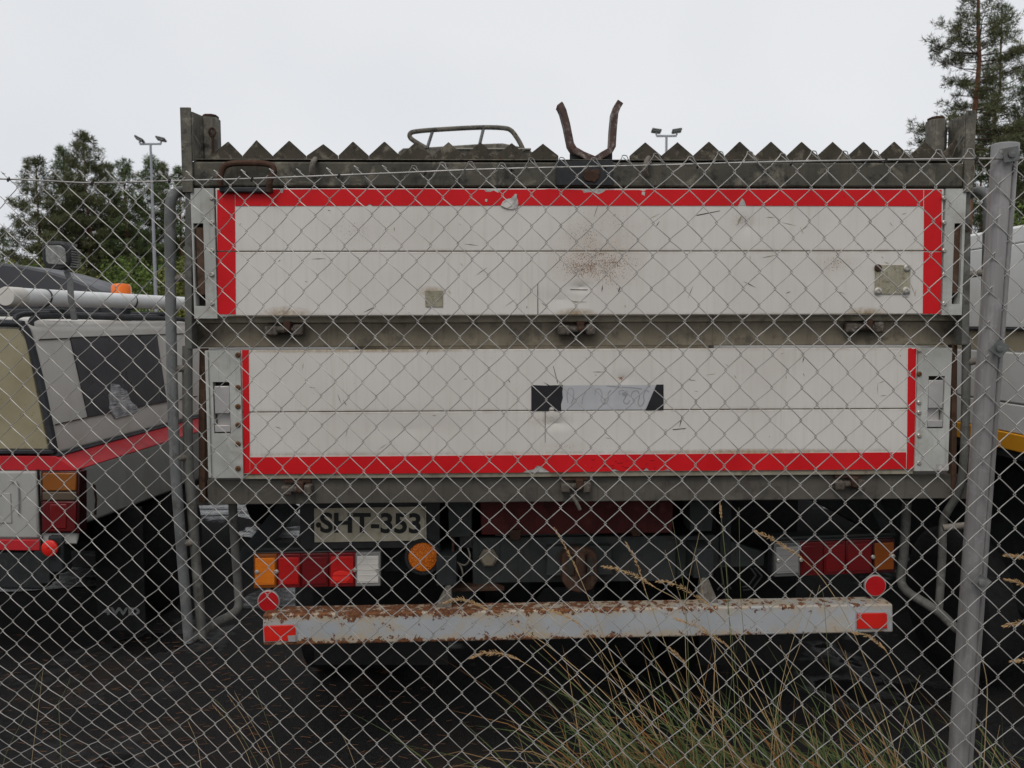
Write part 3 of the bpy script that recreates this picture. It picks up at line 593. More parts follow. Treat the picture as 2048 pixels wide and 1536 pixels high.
    # V fork
    def fork_arm(pts, wd):
        m = MB(); ps = [Vector(Q(a, b, 0.0)) for a, b in pts]; L_ = []
        for i, p_ in enumerate(ps):
            t_ = (ps[min(i + 1, len(ps) - 1)] - ps[max(i - 1, 0)]).normalized(); nn = Vector((-t_.z, 0, t_.x)) * 0.0105
            for s_, yy in ((1, -wd), (1, wd), (-1, wd), (-1, -wd)): L_.append((p_.x + nn.x * s_, yy + 0.01, p_.z + nn.z * s_))
        n_ = len(ps); fs = [(4 * i + k, 4 * i + (k + 1) % 4, 4 * i + 4 + (k + 1) % 4, 4 * i + 4 + k) for i in range(n_ - 1) for k in range(4)] + [(3, 2, 1, 0), tuple(range(4 * n_ - 4, 4 * n_))]
        m.add(L_, fs); m.build('fork_arm', M['fork'], top, 0.002)
    fork_arm([(1189, 321), (1165, 311), (1148, 301), (1141, 290), (1133, 250), (1126, 224), (1121, 213), (1118, 209)], 0.026)
    fork_arm([(1190, 321), (1205, 311), (1219, 303), (1224, 294), (1226, 260), (1229, 228), (1234, 214), (1240, 205)], 0.026)
    MB().prism(poly([(1140, 325), (1140, 307), (1164, 315), (1190, 324)], 0, 0), 0.004, 0.012).build('fork_gusset', M['soot_and_shade'], top)
    MB().prism(poly([(1191, 324), (1212, 312), (1225, 304), (1225, 325)], 0, 0), 0.004, 0.012).build('fork_gusset', M['soot_and_shade'], top)
    # corner posts and stake pockets
    for (a0, a1, s0, s1, b0, b1, ty, sy, side) in ((370, 391, 399, 432, 391, 402, 220, 232, -1), (1919, 1938, 1866, 1898, 1903, 1919, 226, 236, 1)):
        z1 = Z(a0, ty, 0.0); zlow = Z(a0, 375, 0.0)
        px0, px1 = X(a0, 300, 0.0), X(a1, 300, 0.0)
        p0 = px0 if side < 0 else px1; dx = 0.006 * (-side)
        m = MB(); m.box(px0, px1, -0.034, -0.026, zlow - 0.02, z1)                                # face flange
        o = m.build('post_flange', M['olive2'], top, 0.0015)
        q0, q1 = X(b0, 300, 0.05), X(b1, 300, 0.05)
        xe = px1 if side < 0 else px0
        sx0, sx1 = X(s0, 280, 0.02), X(s1, 280, 0.02); cx = (sx0 + sx1) / 2; hw = (sx1 - sx0) / 2; zz = Z(s0, sy, 0.02)
        qs = sx0 + 0.012 if side < 0 else X(1905, 300, 0.03)
        MB().prism([(xe, -0.03), (xe + (0.004 if side < 0 else -0.004), -0.03), (qs, 0.03), (qs, 0.06), (xe, 0.06)], zt_ + 0.0004, z1 - 0.012, 'xy').build('post_web', M['olive2'], top, 0.001)
        B(min(cx, qs), max(cx, qs), 0.065, 0.07, zt_ + 0.0004, z1 - 0.03).build('post_gap_shade', M['soot_and_shade'], top, 0.001)  # dark sheet added behind the gap beside the stake, standing in for shade
        octo = [(cx + hw * u, 0.055 + 0.032 * v_) for u, v_ in ((-1, -0.5), (-0.5, -1), (0.5, -1), (1, -0.5), (1, 0.5), (0.5, 1), (-0.5, 1), (-1, 0.5))]
        MB().prism(octo, zt_ + 0.0005, zz, 'xy').build('stake', M['olive2'], top, 0.003)
        MB().prism([(cx + (x_ - cx) * 0.85, 0.055 + (y_ - 0.055) * 0.85) for x_, y_ in octo], zz, zz + 0.01, 'xy').build('stake_cap', M['rust'], top, 0.003)
        rx = sx1 - 0.01 if side < 0 else sx0 + 0.012
        MB().tube([(rx + 0.009 * math.cos(t), 0.016 + 0.003 * math.sin(2 * t), (zz - 0.052 if side < 0 else zz - 0.12) + 0.013 * math.sin(t)) for t in np.linspace(0, 2 * math.pi, 13)], 0.004, 6).build('chain_link', M['rust'], top)
        MB().tube([(rx, 0.017, zt_ + 0.002), (rx + 0.002, 0.016, (zz - 0.065 if side < 0 else zz - 0.13))], 0.0045, 6).build('chain_tail', M['rust'], top)
        MB().tube([(xe - 0.004 * side * 0, -0.03, z1 - 0.07), (xe + (0.02 if side < 0 else -0.02), -0.012, zt_ + 0.05), (sx0 if side < 0 else sx1, 0.008, zt_ + 0.01)], 0.0015, 5).build('wire_scrap', M['galv'], top)
        # lower post beside the tailgates
    pst = empty_part('corner_posts', T)
    def strip(pl, name, mat, v0_, v1_, hw):   # hw: half width in metres, pl: list of px points
        m = MB(); ps = [TF.y(a, b, v0_) for a, b in pl]; L_ = []
        for p_ in ps:
            for s_, yy in ((-1, v0_), (1, v0_), (1, v1_), (-1, v1_)): L_.append((p_.x + hw * s_, yy, p_.z))
        n_ = len(ps); fs = [(4 * i + k, 4 * i + (k + 1) % 4, 4 * i + 4 + (k + 1) % 4, 4 * i + 4 + k) for i in range(n_ - 1) for k in range(4)] + [(3, 2, 1, 0), tuple(range(4 * n_ - 4, 4 * n_))]
        m.add(L_, fs); return m.build(name, M[mat], pst, 0.002)
    strip([(378, 368), (376, 560), (377, 698)], 'post', 'tube', -0.02, 0.03, 0.0115)
    strip([(405, 697), (403, 850), (404, 1004)], 'post', 'wood', 0.03, 0.06, 0.0105)
    strip([(1934, 365), (1934, 500), (1931, 690)], 'post', 'tube', -0.02, 0.03, 0.0125)
    strip([(1910, 690), (1909, 850), (1908, 1000)], 'post', 'wood', 0.03, 0.06, 0.009)
    m = MB().lathe([(0.012, 0), (0.012, 0.006)], Q(1934, 455, -0.02), (0, -1, 0), 10).build('bolt_hole', M['recess'], pst)
    m = MB(); m.prism(poly([(1932, 322), (1948, 322), (1951, 345), (1944, 368), (1932, 368)], -0.03, 0), -0.032, -0.01).build('torn_bracket', M['weld'], pst, 0.003)

    # ---------------- tube ladders at the corners
    ld = empty_part('side_frames', T)
    tb = lambda name, pts, r, mat, k=6: MB().tube(smoothpath([Q(*p_) for p_ in pts], k), r, 12).build(name, M[mat], ld)
    tb('ladder_tube', [(384, 386, 0.05), (364, 383, 0.02), (347, 391, -0.02), (340, 425, -0.03), (341, 560, -0.03), (343, 700, -0.03), (349, 900, -0.03), (360, 1060, -0.03), (378, 1284, -0.03)], 0.017, 'galv')
    tb('ladder_tube', [(375, 692, -0.005), (375, 800, -0.005), (377, 930, -0.005), (383, 1000, -0.005), (391, 1110, -0.005), (404, 1274, -0.005)], 0.016, 'tube')
    tb('ladder_foot', [(378, 1280, -0.03), (400, 1268, 0.0), (432, 1246, 0.06), (462, 1230, 0.12), (477, 1212, 0.16), (476, 1170, 0.18), (470, 1090, 0.18), (465, 1004, 0.18)], 0.015, 'tube')
    for x0, x1, yy in ((344, 376, 556), (346, 375, 737), (354, 378, 915), (366, 392, 1085)):
        tb('rung', [(x0, yy + 2, -0.03), ((x0 + x1) / 2, yy, -0.018), (x1, yy - 1, -0.005)], [0.013, 0.011, 0.012, 0.0115, 0.011, 0.0115, 0.012, 0.0115, 0.0115, 0.011, 0.012, 0.013, 0.0135], 'weld')
    tb('ladder_tube', [(1932, 392, 0.05), (1952, 384, 0.02), (1968, 387, -0.01), (1977, 410, -0.03), (1974, 560, -0.03), (1969, 720, -0.03), (1962, 900, -0.03), (1950, 1080, -0.03), (1926, 1270, -0.03)], 0.017, 'galv')
    tb('ladder_tube', [(1933, 690, -0.005), (1931, 820, -0.005), (1927, 930, -0.005), (1916, 985, 0.02), (1893, 1026, 0.06), (1886, 1050, 0.08), (1884, 1120, 0.08), (1877, 1225, 0.08)], 0.0135, 'tube')
    tb('ladder_foot', [(1814, 1000, 0.18), (1808, 1100, 0.18), (1802, 1160, 0.18), (1816, 1184, 0.14), (1850, 1206, 0.08), (1880, 1226, 0.03), (1905, 1250, -0.02), (1926, 1268, -0.03)], 0.016, 'tube')
    for x0, x1, yy in ((1930, 1975, 547), (1931, 1969, 722), (1926, 1962, 885), (1886, 1951, 1052)):
        tb('rung', [(x0, yy + 4, -0.005), ((x0 + x1) / 2, yy, -0.018), (x1, yy - 3, -0.03)], 0.0115, 'weld')

    # ---------------- licence plate, lamps
    pl = empty_part('licence_plate', T)
    vp = 0.19
    m = MB().prism(poly([(628, 1017), (852, 1013), (853, 1081), (629, 1085)], vp, 0), vp, vp + 0.003).build('plate', M['numplate'], pl, 0.001)
    MB().prism(poly([(600, 1006), (880, 1002), (880, 1094), (601, 1098)], vp + 0.012, 0), vp + 0.006, vp + 0.014).build('plate_holder', M['blackplastic'], pl, 0.002)
    c = TF.y(742, 1048, vp); me = text_mesh('SHT-353', 0.104, 0.003)
    o = bpy.data.objects.new('lettering', me); me.materials.append(M['ink']); col.objects.link(o); o.parent = pl
    o.location = (c.x, vp - 0.0012, c.z); o.rotation_euler = (R(90), R(0.9), 0)
    bb = [v.co.x for v in me.vertices]; wtx = max(bb) - min(bb); bh = [v.co.y for v in me.vertices]; ht = max(bh) - min(bh)
    o.scale = (0.352 / wtx, 0.073 / ht, 1)
    MB().lathe([(0.010, 0), (0.008, 0.004)], Q(637, 1050, vp), (0, -1, 0), 12).build('plate_bolt', M['recess'], pl)
    MB().prism(poly([(840, 1019), (851, 1017), (851, 1078), (846, 1078), (849, 1040)], vp, 0), vp - 0.001, vp).build('grime', M['plate_metal'], pl, smooth=0)
    def tail_lamp(x0, x1, yt0, yt1, yb0, yb1, segs, v):
        lp = empty_part('tail_lamp', T)
        yt = lambda x: yt0 + (yt1 - yt0) * (x - x0) / (x1 - x0); yb = lambda x: yb0 + (yb1 - yb0) * (x - x0) / (x1 - x0)
        MB().prism(poly([(x0 - 1, yt0 - 3), (x1 + 1, yt1 - 3), (x1 + 1, yb1 + 3), (x0 - 1, yb0 + 3)], v, 0), v + 0.02, v + 0.075).build('lamp_housing', M['blackplastic'], lp, 0.006)
        xs = [s_[0] for s_ in segs] + [x1]
        for i, (sx, mat) in enumerate(segs):
            a, b = xs[i], xs[i + 1]
            MB().prism(poly([(a + 0.3, yt(a)), (b - 0.3, yt(b)), (b - 0.3, yb(b)), (a + 0.3, yb(a))], v, 0), v + 0.004, v + 0.03).build('lens', M[{'amber': 'dimamber', 'redlens': 'darkred', 'darkred': 'deepred', 'hotred': 'midred', 'clear': 'dimclear', 'dimclear': 'clear_rim', 'midred': 'deepred', 'deepred': 'deepred', 'dimamber': 'carlamp'}[mat]], lp, 0.003)  # rim gets a darker copy of its lens: shaded depth put into the colour
            ins = 7
            wm = (a + b) / 2
            for q_ in range(5):
                yy_ = yt(wm) + 12 + q_ * (yb(wm) - yt(wm) - 24) / 4
                MB().prism(poly([(a + 6, yy_ - 0.7), (b - 6, yy_ - 0.7), (b - 6, yy_ + 0.7), (a + 6, yy_ + 0.7)], v, 0), v - 0.0004, v + 0.002).build('lens_rib', M[mat], lp, smooth=0)
            MB().prism(poly([(a + 4, yt(a) + ins), (b - 4, yt(b) + ins), (b - 4, yb(b) - ins), (a + 4, yb(a) - ins)], v, 0), v + 0.001, v + 0.006).build('lens_face', M[mat], lp, 0.002)
        for xx in (x0 + 8, xs[1], xs[-2], x1 - 6): screw(scr, Q(xx, (yt(xx) + yb(xx)) / 2, v + 0.001), lp)
        MB().prism(poly([(x0 - 2, yt0 - 8), (x1 + 2, yt1 - 8), (x1 + 2, yt1 - 3), (x0 - 2, yt0 - 3)], v, 0), v + 0.03, v + 0.1).build('lamp_bracket', M['chassis2'], lp, 0.002)
        return lp
    tail_lamp(506, 761, 1110, 1105, 1178, 1173, [(506, 'amber'), (553, 'redlens'), (601, 'darkred'), (657, 'redlens'), (710, 'clear')], 0.17)
    MB().prism(poly([(667, 1146), (680, 1141), (697, 1144), (701, 1156), (692, 1166), (670, 1166), (664, 1156)], 0.17, 0), 0.1696, 0.173).build('lens_glint', M['hotred'], T, 0.001)  # reflected glint painted as a brighter red patch on the lens
    tail_lamp(1549, 1792, 1088, 1078, 1155, 1146, [(1549, 'dimclear'), (1602, 'deepred'), (1648, 'midred'), (1693, 'midred'), (1746, 'dimamber')], 0.17)  # right lamp takes the darker lens colours
    rl = empty_part('round_amber_lamp', T); c = Q(846, 1114, 0.19); s_ = (TF.y(877, 1114, 0.19).x - TF.y(846, 1114, 0.19).x)
    MB().lathe([(s_ * 1.22, -0.04), (s_ * 1.22, 0), (s_ * 1.15, 0.006), (s_, 0.006), (s_ * 0.98, 0.002)], c, (0, -1, 0), 28).build('lamp_rim', M['blackplastic'], rl)
    MB().lathe([(s_ * 0.98, 0.0), (s_ * 0.9, 0.007), (s_ * 0.5, 0.011), (0.001, 0.012)], c, (0, -1, 0), 28).build('lens', M['ambercell'], rl)
    for px, py in ((537.5, 1202), (1750, 1171)):
        rf = empty_part('round_reflector', T); c = Q(px, py, 0.15); s_ = 0.0385
        MB().lathe([(s_, -0.006), (s_, 0.003), (s_ * 0.95, 0.004)], c, (0, -1, 0), 28).build('reflector_rim', M['latch'], rf)
        MB().lathe([(s_ * 0.93, 0.003), (s_ * 0.9, 0.007), (0.001, 0.008)], c, (0, -1, 0), 28).build('reflector_face', M['refl_dark'], rf)
        sg = -1 if px < 1000 else 1
        MB().tube([(c[0], c[1] + 0.012, c[2]), (c[0], c[1] + 0.06, c[2] + 0.03), (c[0], c[1] + 0.06, c[2] + 0.10)], 0.008, 8).build('reflector_stem', M['blackplastic'], rf)

    # ---------------- bumper
    bp = empty_part('bumper', T)
    vq = 0.10
    MB().prism(poly([(525, 1229), (1786, 1208), (1787, 1265), (526, 1292)], vq, 0), vq, vq + 0.085).build('bumper_beam', M['bumper'], bp, 0.007, seg=3)
    for pts in ([(528, 1251), (591, 1249), (592, 1281), (530, 1282)], [(1713, 1226), (1773, 1225), (1773, 1256), (1713, 1257)]):
        MB().prism(poly([(a + (3 if a > 560 and a < 1000 or a > 1740 else -2), b + (-2 if b in (1251, 1249, 1226, 1225) else 2)) for a, b in pts], vq, 0), vq - 0.0015, vq + 0.001).build('reflector_backing', M['latch'], bp, smooth=0)
        MB().prism(poly(pts, vq, 0), vq - 0.006, vq - 0.001).build('bumper_reflector', M['reflector'], bp, 0.002)
    MB().prism(poly([(576, 1270), (592, 1269), (592, 1282), (578, 1282)], vq, 0), vq - 0.0065, vq - 0.004).build('reflector_chip', M['latch'], bp, smooth=0)
    for x0, x1, y0 in ((868, 905, 1222), (1398, 1440, 1214)):
        q = poly([(x0, y0), (x1, y0 - 1), (x1 - 3, y0 - 55), (x1 - 12, y0 - 52)] if x0 < 1000 else [(x0, y0), (x1, y0 - 1), (x0 + 16, y0 - 62), (x0 + 4, y0 - 62)], 0.15, 0)
        MB().prism(q, 0.14, 0.185).build('bumper_bracket', M['weld'], bp, 0.004)
        B(q[0][0] - 0.03, q[1][0] + 0.03, 0.102, 0.20, q[0][1] - 0.004, q[0][1] + 0.012).build('bracket_foot', M['rust'], bp, 0.003)
        B(q[2][0] - 0.05, q[2][0] + 0.02, 0.14, 0.45, q[2][1] - 0.005, q[2][1] + 0.10).build('bumper_arm', M['chassis'], bp, 0.003)

    # ---------------- chassis below the bed
    ch = empty_part('chassis', T)
    D = lambda name, pts, va, vb_, mat, bev=0.003: MB().prism(poly(pts, va, 0), va, vb_).build(name, M[mat], ch, bev)
    D('cross_member', [(960, 1004), (1347, 1002), (1345, 1066), (962, 1070)], 0.22, 0.32, 'chassred')
    D('frame_rail_end', [(896, 1004), (944, 1004), (943, 1074), (898, 1075)], 0.18, 0.30, 'chassis2')
    D('frame_rail_end', [(1379, 1002), (1428, 1002), (1424, 1062), (1381, 1064)], 0.18, 0.30, 'chassis2')
    D('lug', [(1018, 1060), (1042, 1060), (1040, 1080), (1020, 1080)], 0.20, 0.24, 'rust'); D('lug', [(1260, 1058), (1282, 1058), (1282, 1072), (1266, 1074)], 0.20, 0.24, 'rust')
    D('drawbar_plate', [(945, 1076), (1352, 1072), (1352, 1162), (990, 1166), (990, 1176), (945, 1176)], 0.24, 0.27, 'chassis2')
    D('plate_edge', [(904, 1066), (950, 1065), (950, 1070), (909, 1072), (907, 1176), (901, 1176)], 0.20, 0.235, 'rust')
    D('plate_edge', [(902, 1176), (990, 1174), (1010, 1182), (902, 1184)], 0.20, 0.26, 'rust')
    D('drawbar_wing', [(1352, 1074), (1425, 1070), (1500, 1096), (1530, 1104), (1528, 1132), (1430, 1136), (1352, 1160)], 0.26, 0.29, 'chassis2')
    c = Q(977, 1114, 0.24)
    MB().lathe([(0.036, 0), (0.036, 0.012), (0.028, 0.016), (0.026, 0.03)], c, (0, -1, 0), 6).build('hex_cap', M['midbeam'], ch, 0.002)
    # towing jaw
    D('jaw_plate', [(1096, 1094), (1222, 1092), (1226, 1150), (1092, 1152)], 0.20, 0.24, 'chassis2')
    c = Q(1158, 1128, 0.2)
    m = MB(); pts_o = [(1124, 1112), (1136, 1100), (1180, 1099), (1194, 1110), (1196, 1160), (1186, 1180), (1160, 1187), (1136, 1181), (1124, 1162)]
    D('coupling_body', pts_o, 0.15, 0.20, 'rust', 0.006)
    D('coupling_mouth', [(1134, 1116), (1148, 1116), (1148, 1150), (1134, 1152)], 0.145, 0.152, 'recess', 0.001); D('coupling_mouth', [(1174, 1116), (1188, 1116), (1188, 1150), (1174, 1152)], 0.145, 0.152, 'recess', 0.001)
    MB().tube([Q(1161, 1102, 0.13), Q(1161, 1150, 0.13)], 0.017, 12).build('coupling_pin', M['rust'], ch)
    MB().lathe([(0.03, 0), (0.027, 0.014), (0.012, 0.02)], Q(1158, 1106, 0.15), (0, 0, 1), 14).build('coupling_knob', M['rust'], ch)
    m = MB(); m.tube(smoothpath([Q(936, 1096, 0.2), Q(940, 1115, 0.18), Q(930, 1130, 0.18), Q(912, 1124, 0.18), Q(905, 1121, 0.2)], 5), 0.003, 6); m.tube(smoothpath([Q(912, 1122, 0.18), Q(922, 1134, 0.17), Q(926, 1150, 0.17)], 5), 0.003, 6)
    m.build('loose_cable', M['weld'], ch)
    # frame rails, axle, struts
    for x_ in (-0.43, 0.43): B(x_ - 0.035, x_ + 0.035, 0.30, 5.0, 0.72, 0.92).build('frame_rail', M['chassis'], ch, 0.004)
    for v_ in (0.5, 1.3, 2.1, 2.9): B(-1.15, 1.15, v_, v_ + 0.07, 0.93, 1.0).build('bed_bearer', M['chassis'], ch, 0.003)
    B(-0.93, 1.0, 0.30, 0.36, 0.69, 0.76).build('lamp_beam', M['chassis'], ch, 0.003)
    for x_ in (-0.68, 0.78): B(x_ - 0.02, x_ + 0.02, 0.25, 0.31, 0.72, 1.0).build('lamp_hanger', M['chassis'], ch, 0.002)
    MB().lathe([(0.07, 0), (0.07, 0.62), (0.17, 0.7), (0.17, 0.9), (0.07, 0.98), (0.07, 1.6)], (-0.80, 1.15, 0.42), (1, 0, 0), 18).build('rear_axle', M['chassis'], ch)
    m = MB(); a = Vector(Q(585, 1004, 0.28)); b = Vector(Q(487, 1128, 0.28)); d = (b - a); sd_ = d.cross(Vector((0, 1, 0))).normalized() * 0.036
    m.obox((a + b) / 2, d / 2, sd_, (0, 0.006, 0)); m.build('diagonal_strut', M['chassis'], ch, 0.002)
    m = MB(); a = Vector(Q(1745, 1002, 0.28)); b = Vector(Q(1782, 1075, 0.28)); d = (b - a); m.obox((a + b) / 2, d / 2, d.cross(Vector((0, 1, 0))).normalized() * 0.022, (0, 0.006, 0)); m.build('diagonal_strut', M['chassis2'], ch, 0.002)
    MB().tube([Q(612, 1004, 0.3), Q(617, 1045, 0.3), Q(626, 1066, 0.3)], 0.004, 6).build('hanging_cable', M['black'], ch)
    B(-0.42, -0.05, 1.7, 2.3, 0.45, 0.75).build('tool_locker', M['chassis'], ch, 0.01)
    # mud flaps
    for x0, x1, nm in ((626, 895, 'mud_flap'), (1400, 1592, 'mud_flap')):
        fl = empty_part('mud_flap_assembly', T) if False else T
        f = MB().prism([(X(x0, 1190, 0.55), Z(x0, 1330, 0.55)), (X(x1, 1190, 0.55), Z(x1, 1330, 0.55)), (X(x1, 1190, 0.55), 0.93), (X(x0, 1190, 0.55), 0.93)], 0.55, 0.558).build(nm, M['black'], T, 0.001)
        if x0 > 1000:
            def line(pts):
                ps = [TF.y(a, b, 0.55) for a, b in pts]; m = MB()
                for p_, q_ in zip(ps, ps[1:]):
                    d = (q_ - p_); n_ = Vector((-d.z, 0, d.x)).normalized() * 0.0035; m.add([(k.x, 0.549, k.z) for k in (p_ + n_, q_ + n_, q_ - n_, p_ - n_)], [(0, 1, 2, 3)])
                m.build('chevron_print', M['chev'], f, smooth=0)
            line([(1412, 1150), (1428, 1134), (1442, 1134), (1446, 1166), (1434, 1180)]); line([(1452, 1134), (1456, 1168), (1462, 1178)]); line([(1484, 1134), (1500, 1134), (1512, 1150), (1496, 1172), (1484, 1174)]); line([(1508, 1134), (1524, 1152), (1504, 1178), (1486, 1180)])
    # wheels
    def wheel(x, v, r, wd, par, out):
        wh = empty_part('wheel', T)
        MB().lathe([(r * 0.56, -wd / 2), (r * 0.88, -wd / 2), (r * 0.98, -wd * 0.42), (r, -wd * 0.2), (r, wd * 0.2), (r * 0.98, wd * 0.42), (r * 0.88, wd / 2), (r * 0.56, wd / 2)], (x, v, r), (1, 0, 0), 36).build('tyre', M['tyre'], wh)
        MB().lathe([(r * 0.57, -wd * 0.46), (r * 0.5, -wd * 0.3), (r * 0.3, 0.0), (r * 0.3, wd * 0.1), (r * 0.5, wd * 0.3), (r * 0.57, wd * 0.46)], (x, v, r), (out, 0, 0), 24).build('rim', M['rim'], wh)
    for s_ in (-1, 1):
        wheel(s_ * 0.80, 1.15, 0.43, 0.21, T, s_); wheel(s_ * 0.56, 1.15, 0.43, 0.21, T, s_); wheel(s_ * 0.95, 4.3, 0.43, 0.23, T, s_)

    # ---------------- bed, sides, headboard, cab
    bed = empty_part('bed', T)
    x0, x1 = X(400, 700, 0.1), X(1915, 700, 0.1); zd = Z(1150, 955, 0.035)
    nb = 12
    for i in range(nb):
        a = x0 + (x1 - x0) * i / nb; b = x0 + (x1 - x0) * (i + 1) / nb
        B(a + 0.003, b - 0.003, 0.14, 3.2, zd - 0.03, zd).build('deck_plank', M['deckply'], bed)
    for s_, xx in ((-1, x0), (1, x1)):
        for za, zb2 in ((Z(1150, 944, 0.014), Z(1150, 824, 0.014)), (Z(1150, 820, 0.014), Z(1150, 700, 0.014)), (Z(1150, 628, 0), Z(1150, 505, 0)), (Z(1150, 501, 0), Z(1150, 380, 0))):
            B(xx - 0.015, xx + 0.015, 0.16, 3.15, za, zb2).build('side_board', M['vanwhite'], bed, 0.003)
        B(xx - 0.02, xx + 0.02, 0.15, 3.16, Z(1150, 692, 0.03), Z(1150, 640, 0.03)).build('side_rail', M['midbeam'], bed, 0.003)
        B(xx - 0.03, xx + 0.03, 0.06, 3.16, zd - 0.09, zd - 0.032).build('side_sill', M['lowbeam'], bed, 0.003)
        B(xx - 0.03, xx + 0.03, 3.165, 3.24, 0.95, 2.35).build('headboard_post', M['tube'], bed, 0.004)
    B(x0 + 0.04, x1 - 0.04, 3.17, 3.21, zd, 2.25).build('headboard', M['midbeam'], bed, 0.004)
    cb = empty_part('cab', T)
    prof = [(3.4, 0.75), (3.4, 2.42), (3.5, 2.5), (4.5, 2.5), (4.85, 1.75), (5.25, 1.45), (5.35, 0.75), (4.8, 0.75), (4.75, 0.95), (4.3, 1.06), (3.85, 0.95), (3.8, 0.75)]
    MB().prism(prof, -1.0, 1.0, 'yz').build('cab_body', M['cabpaint'], cb, 0.04, seg=3)
    B(-0.6, 0.6, 3.392, 3.42, 1.75, 2.25).build('rear_window', M['glass'], cb, 0.01)
    for s_ in (-1, 1): MB().prism([(3.65, 1.6), (3.65, 2.3), (4.4, 2.3), (4.65, 1.75), (4.65, 1.6)], s_ * 0.995, s_ * 1.006, 'yz').build('side_window', M['glass'], cb)
    # roof box with guard rail above the cab
    vr = 3.55
    q = lambda a, b, v=vr: Vector(TF.y(a, b, v))
    zbx = 2.5
    pp = [(q(795, 300).x, zbx), (q(1066, 300).x, zbx), (q(1066, 304).x, q(1066, 304).z), (q(1040, 293).x, q(1040, 293).z), (q(1005, 286).x, q(1005, 286).z), (q(950, 288).x, q(950, 288).z), (q(842, 295).x, q(842, 295).z), (q(806, 296).x, q(806, 296).z), (q(796, 304).x, q(796, 304).z)]
    MB().prism(pp, vr, vr + 0.7).build('roof_box', M['olive2'], cb, 0.01)
    B(q(900, 300).x, q(1062, 300).x, vr - 0.02, vr + 0.2, q(1000, 297).z - 0.01, q(1000, 297).z).build('roof_box_trim', M['cabpaint'], cb, 0.003)
    MB().tube(smoothpath([q(852, 296), q(838, 288), (q(822, 277)), q(820, 268), q(832, 263), q(880, 259), q(960, 255), q(1005, 256), q(1022, 261), q(1034, 276), q(1043, 292), q(1047, 303)], 6), 0.0175, 12).build('guard_rail', M['olive2'], cb)
    MB().tube([q(855, 294), q(865, 263)], 0.012, 8).build('guard_strut', M['galv'], cb); MB().tube([q(959, 290), q(967, 257)], 0.012, 8).build('guard_strut', M['galv'], cb)

def empty_part(name, parent):
    o = bpy.data.objects.new(name, None); col.objects.link(o); o.parent = parent; o.empty_display_size = 0.1
    return o
truck()

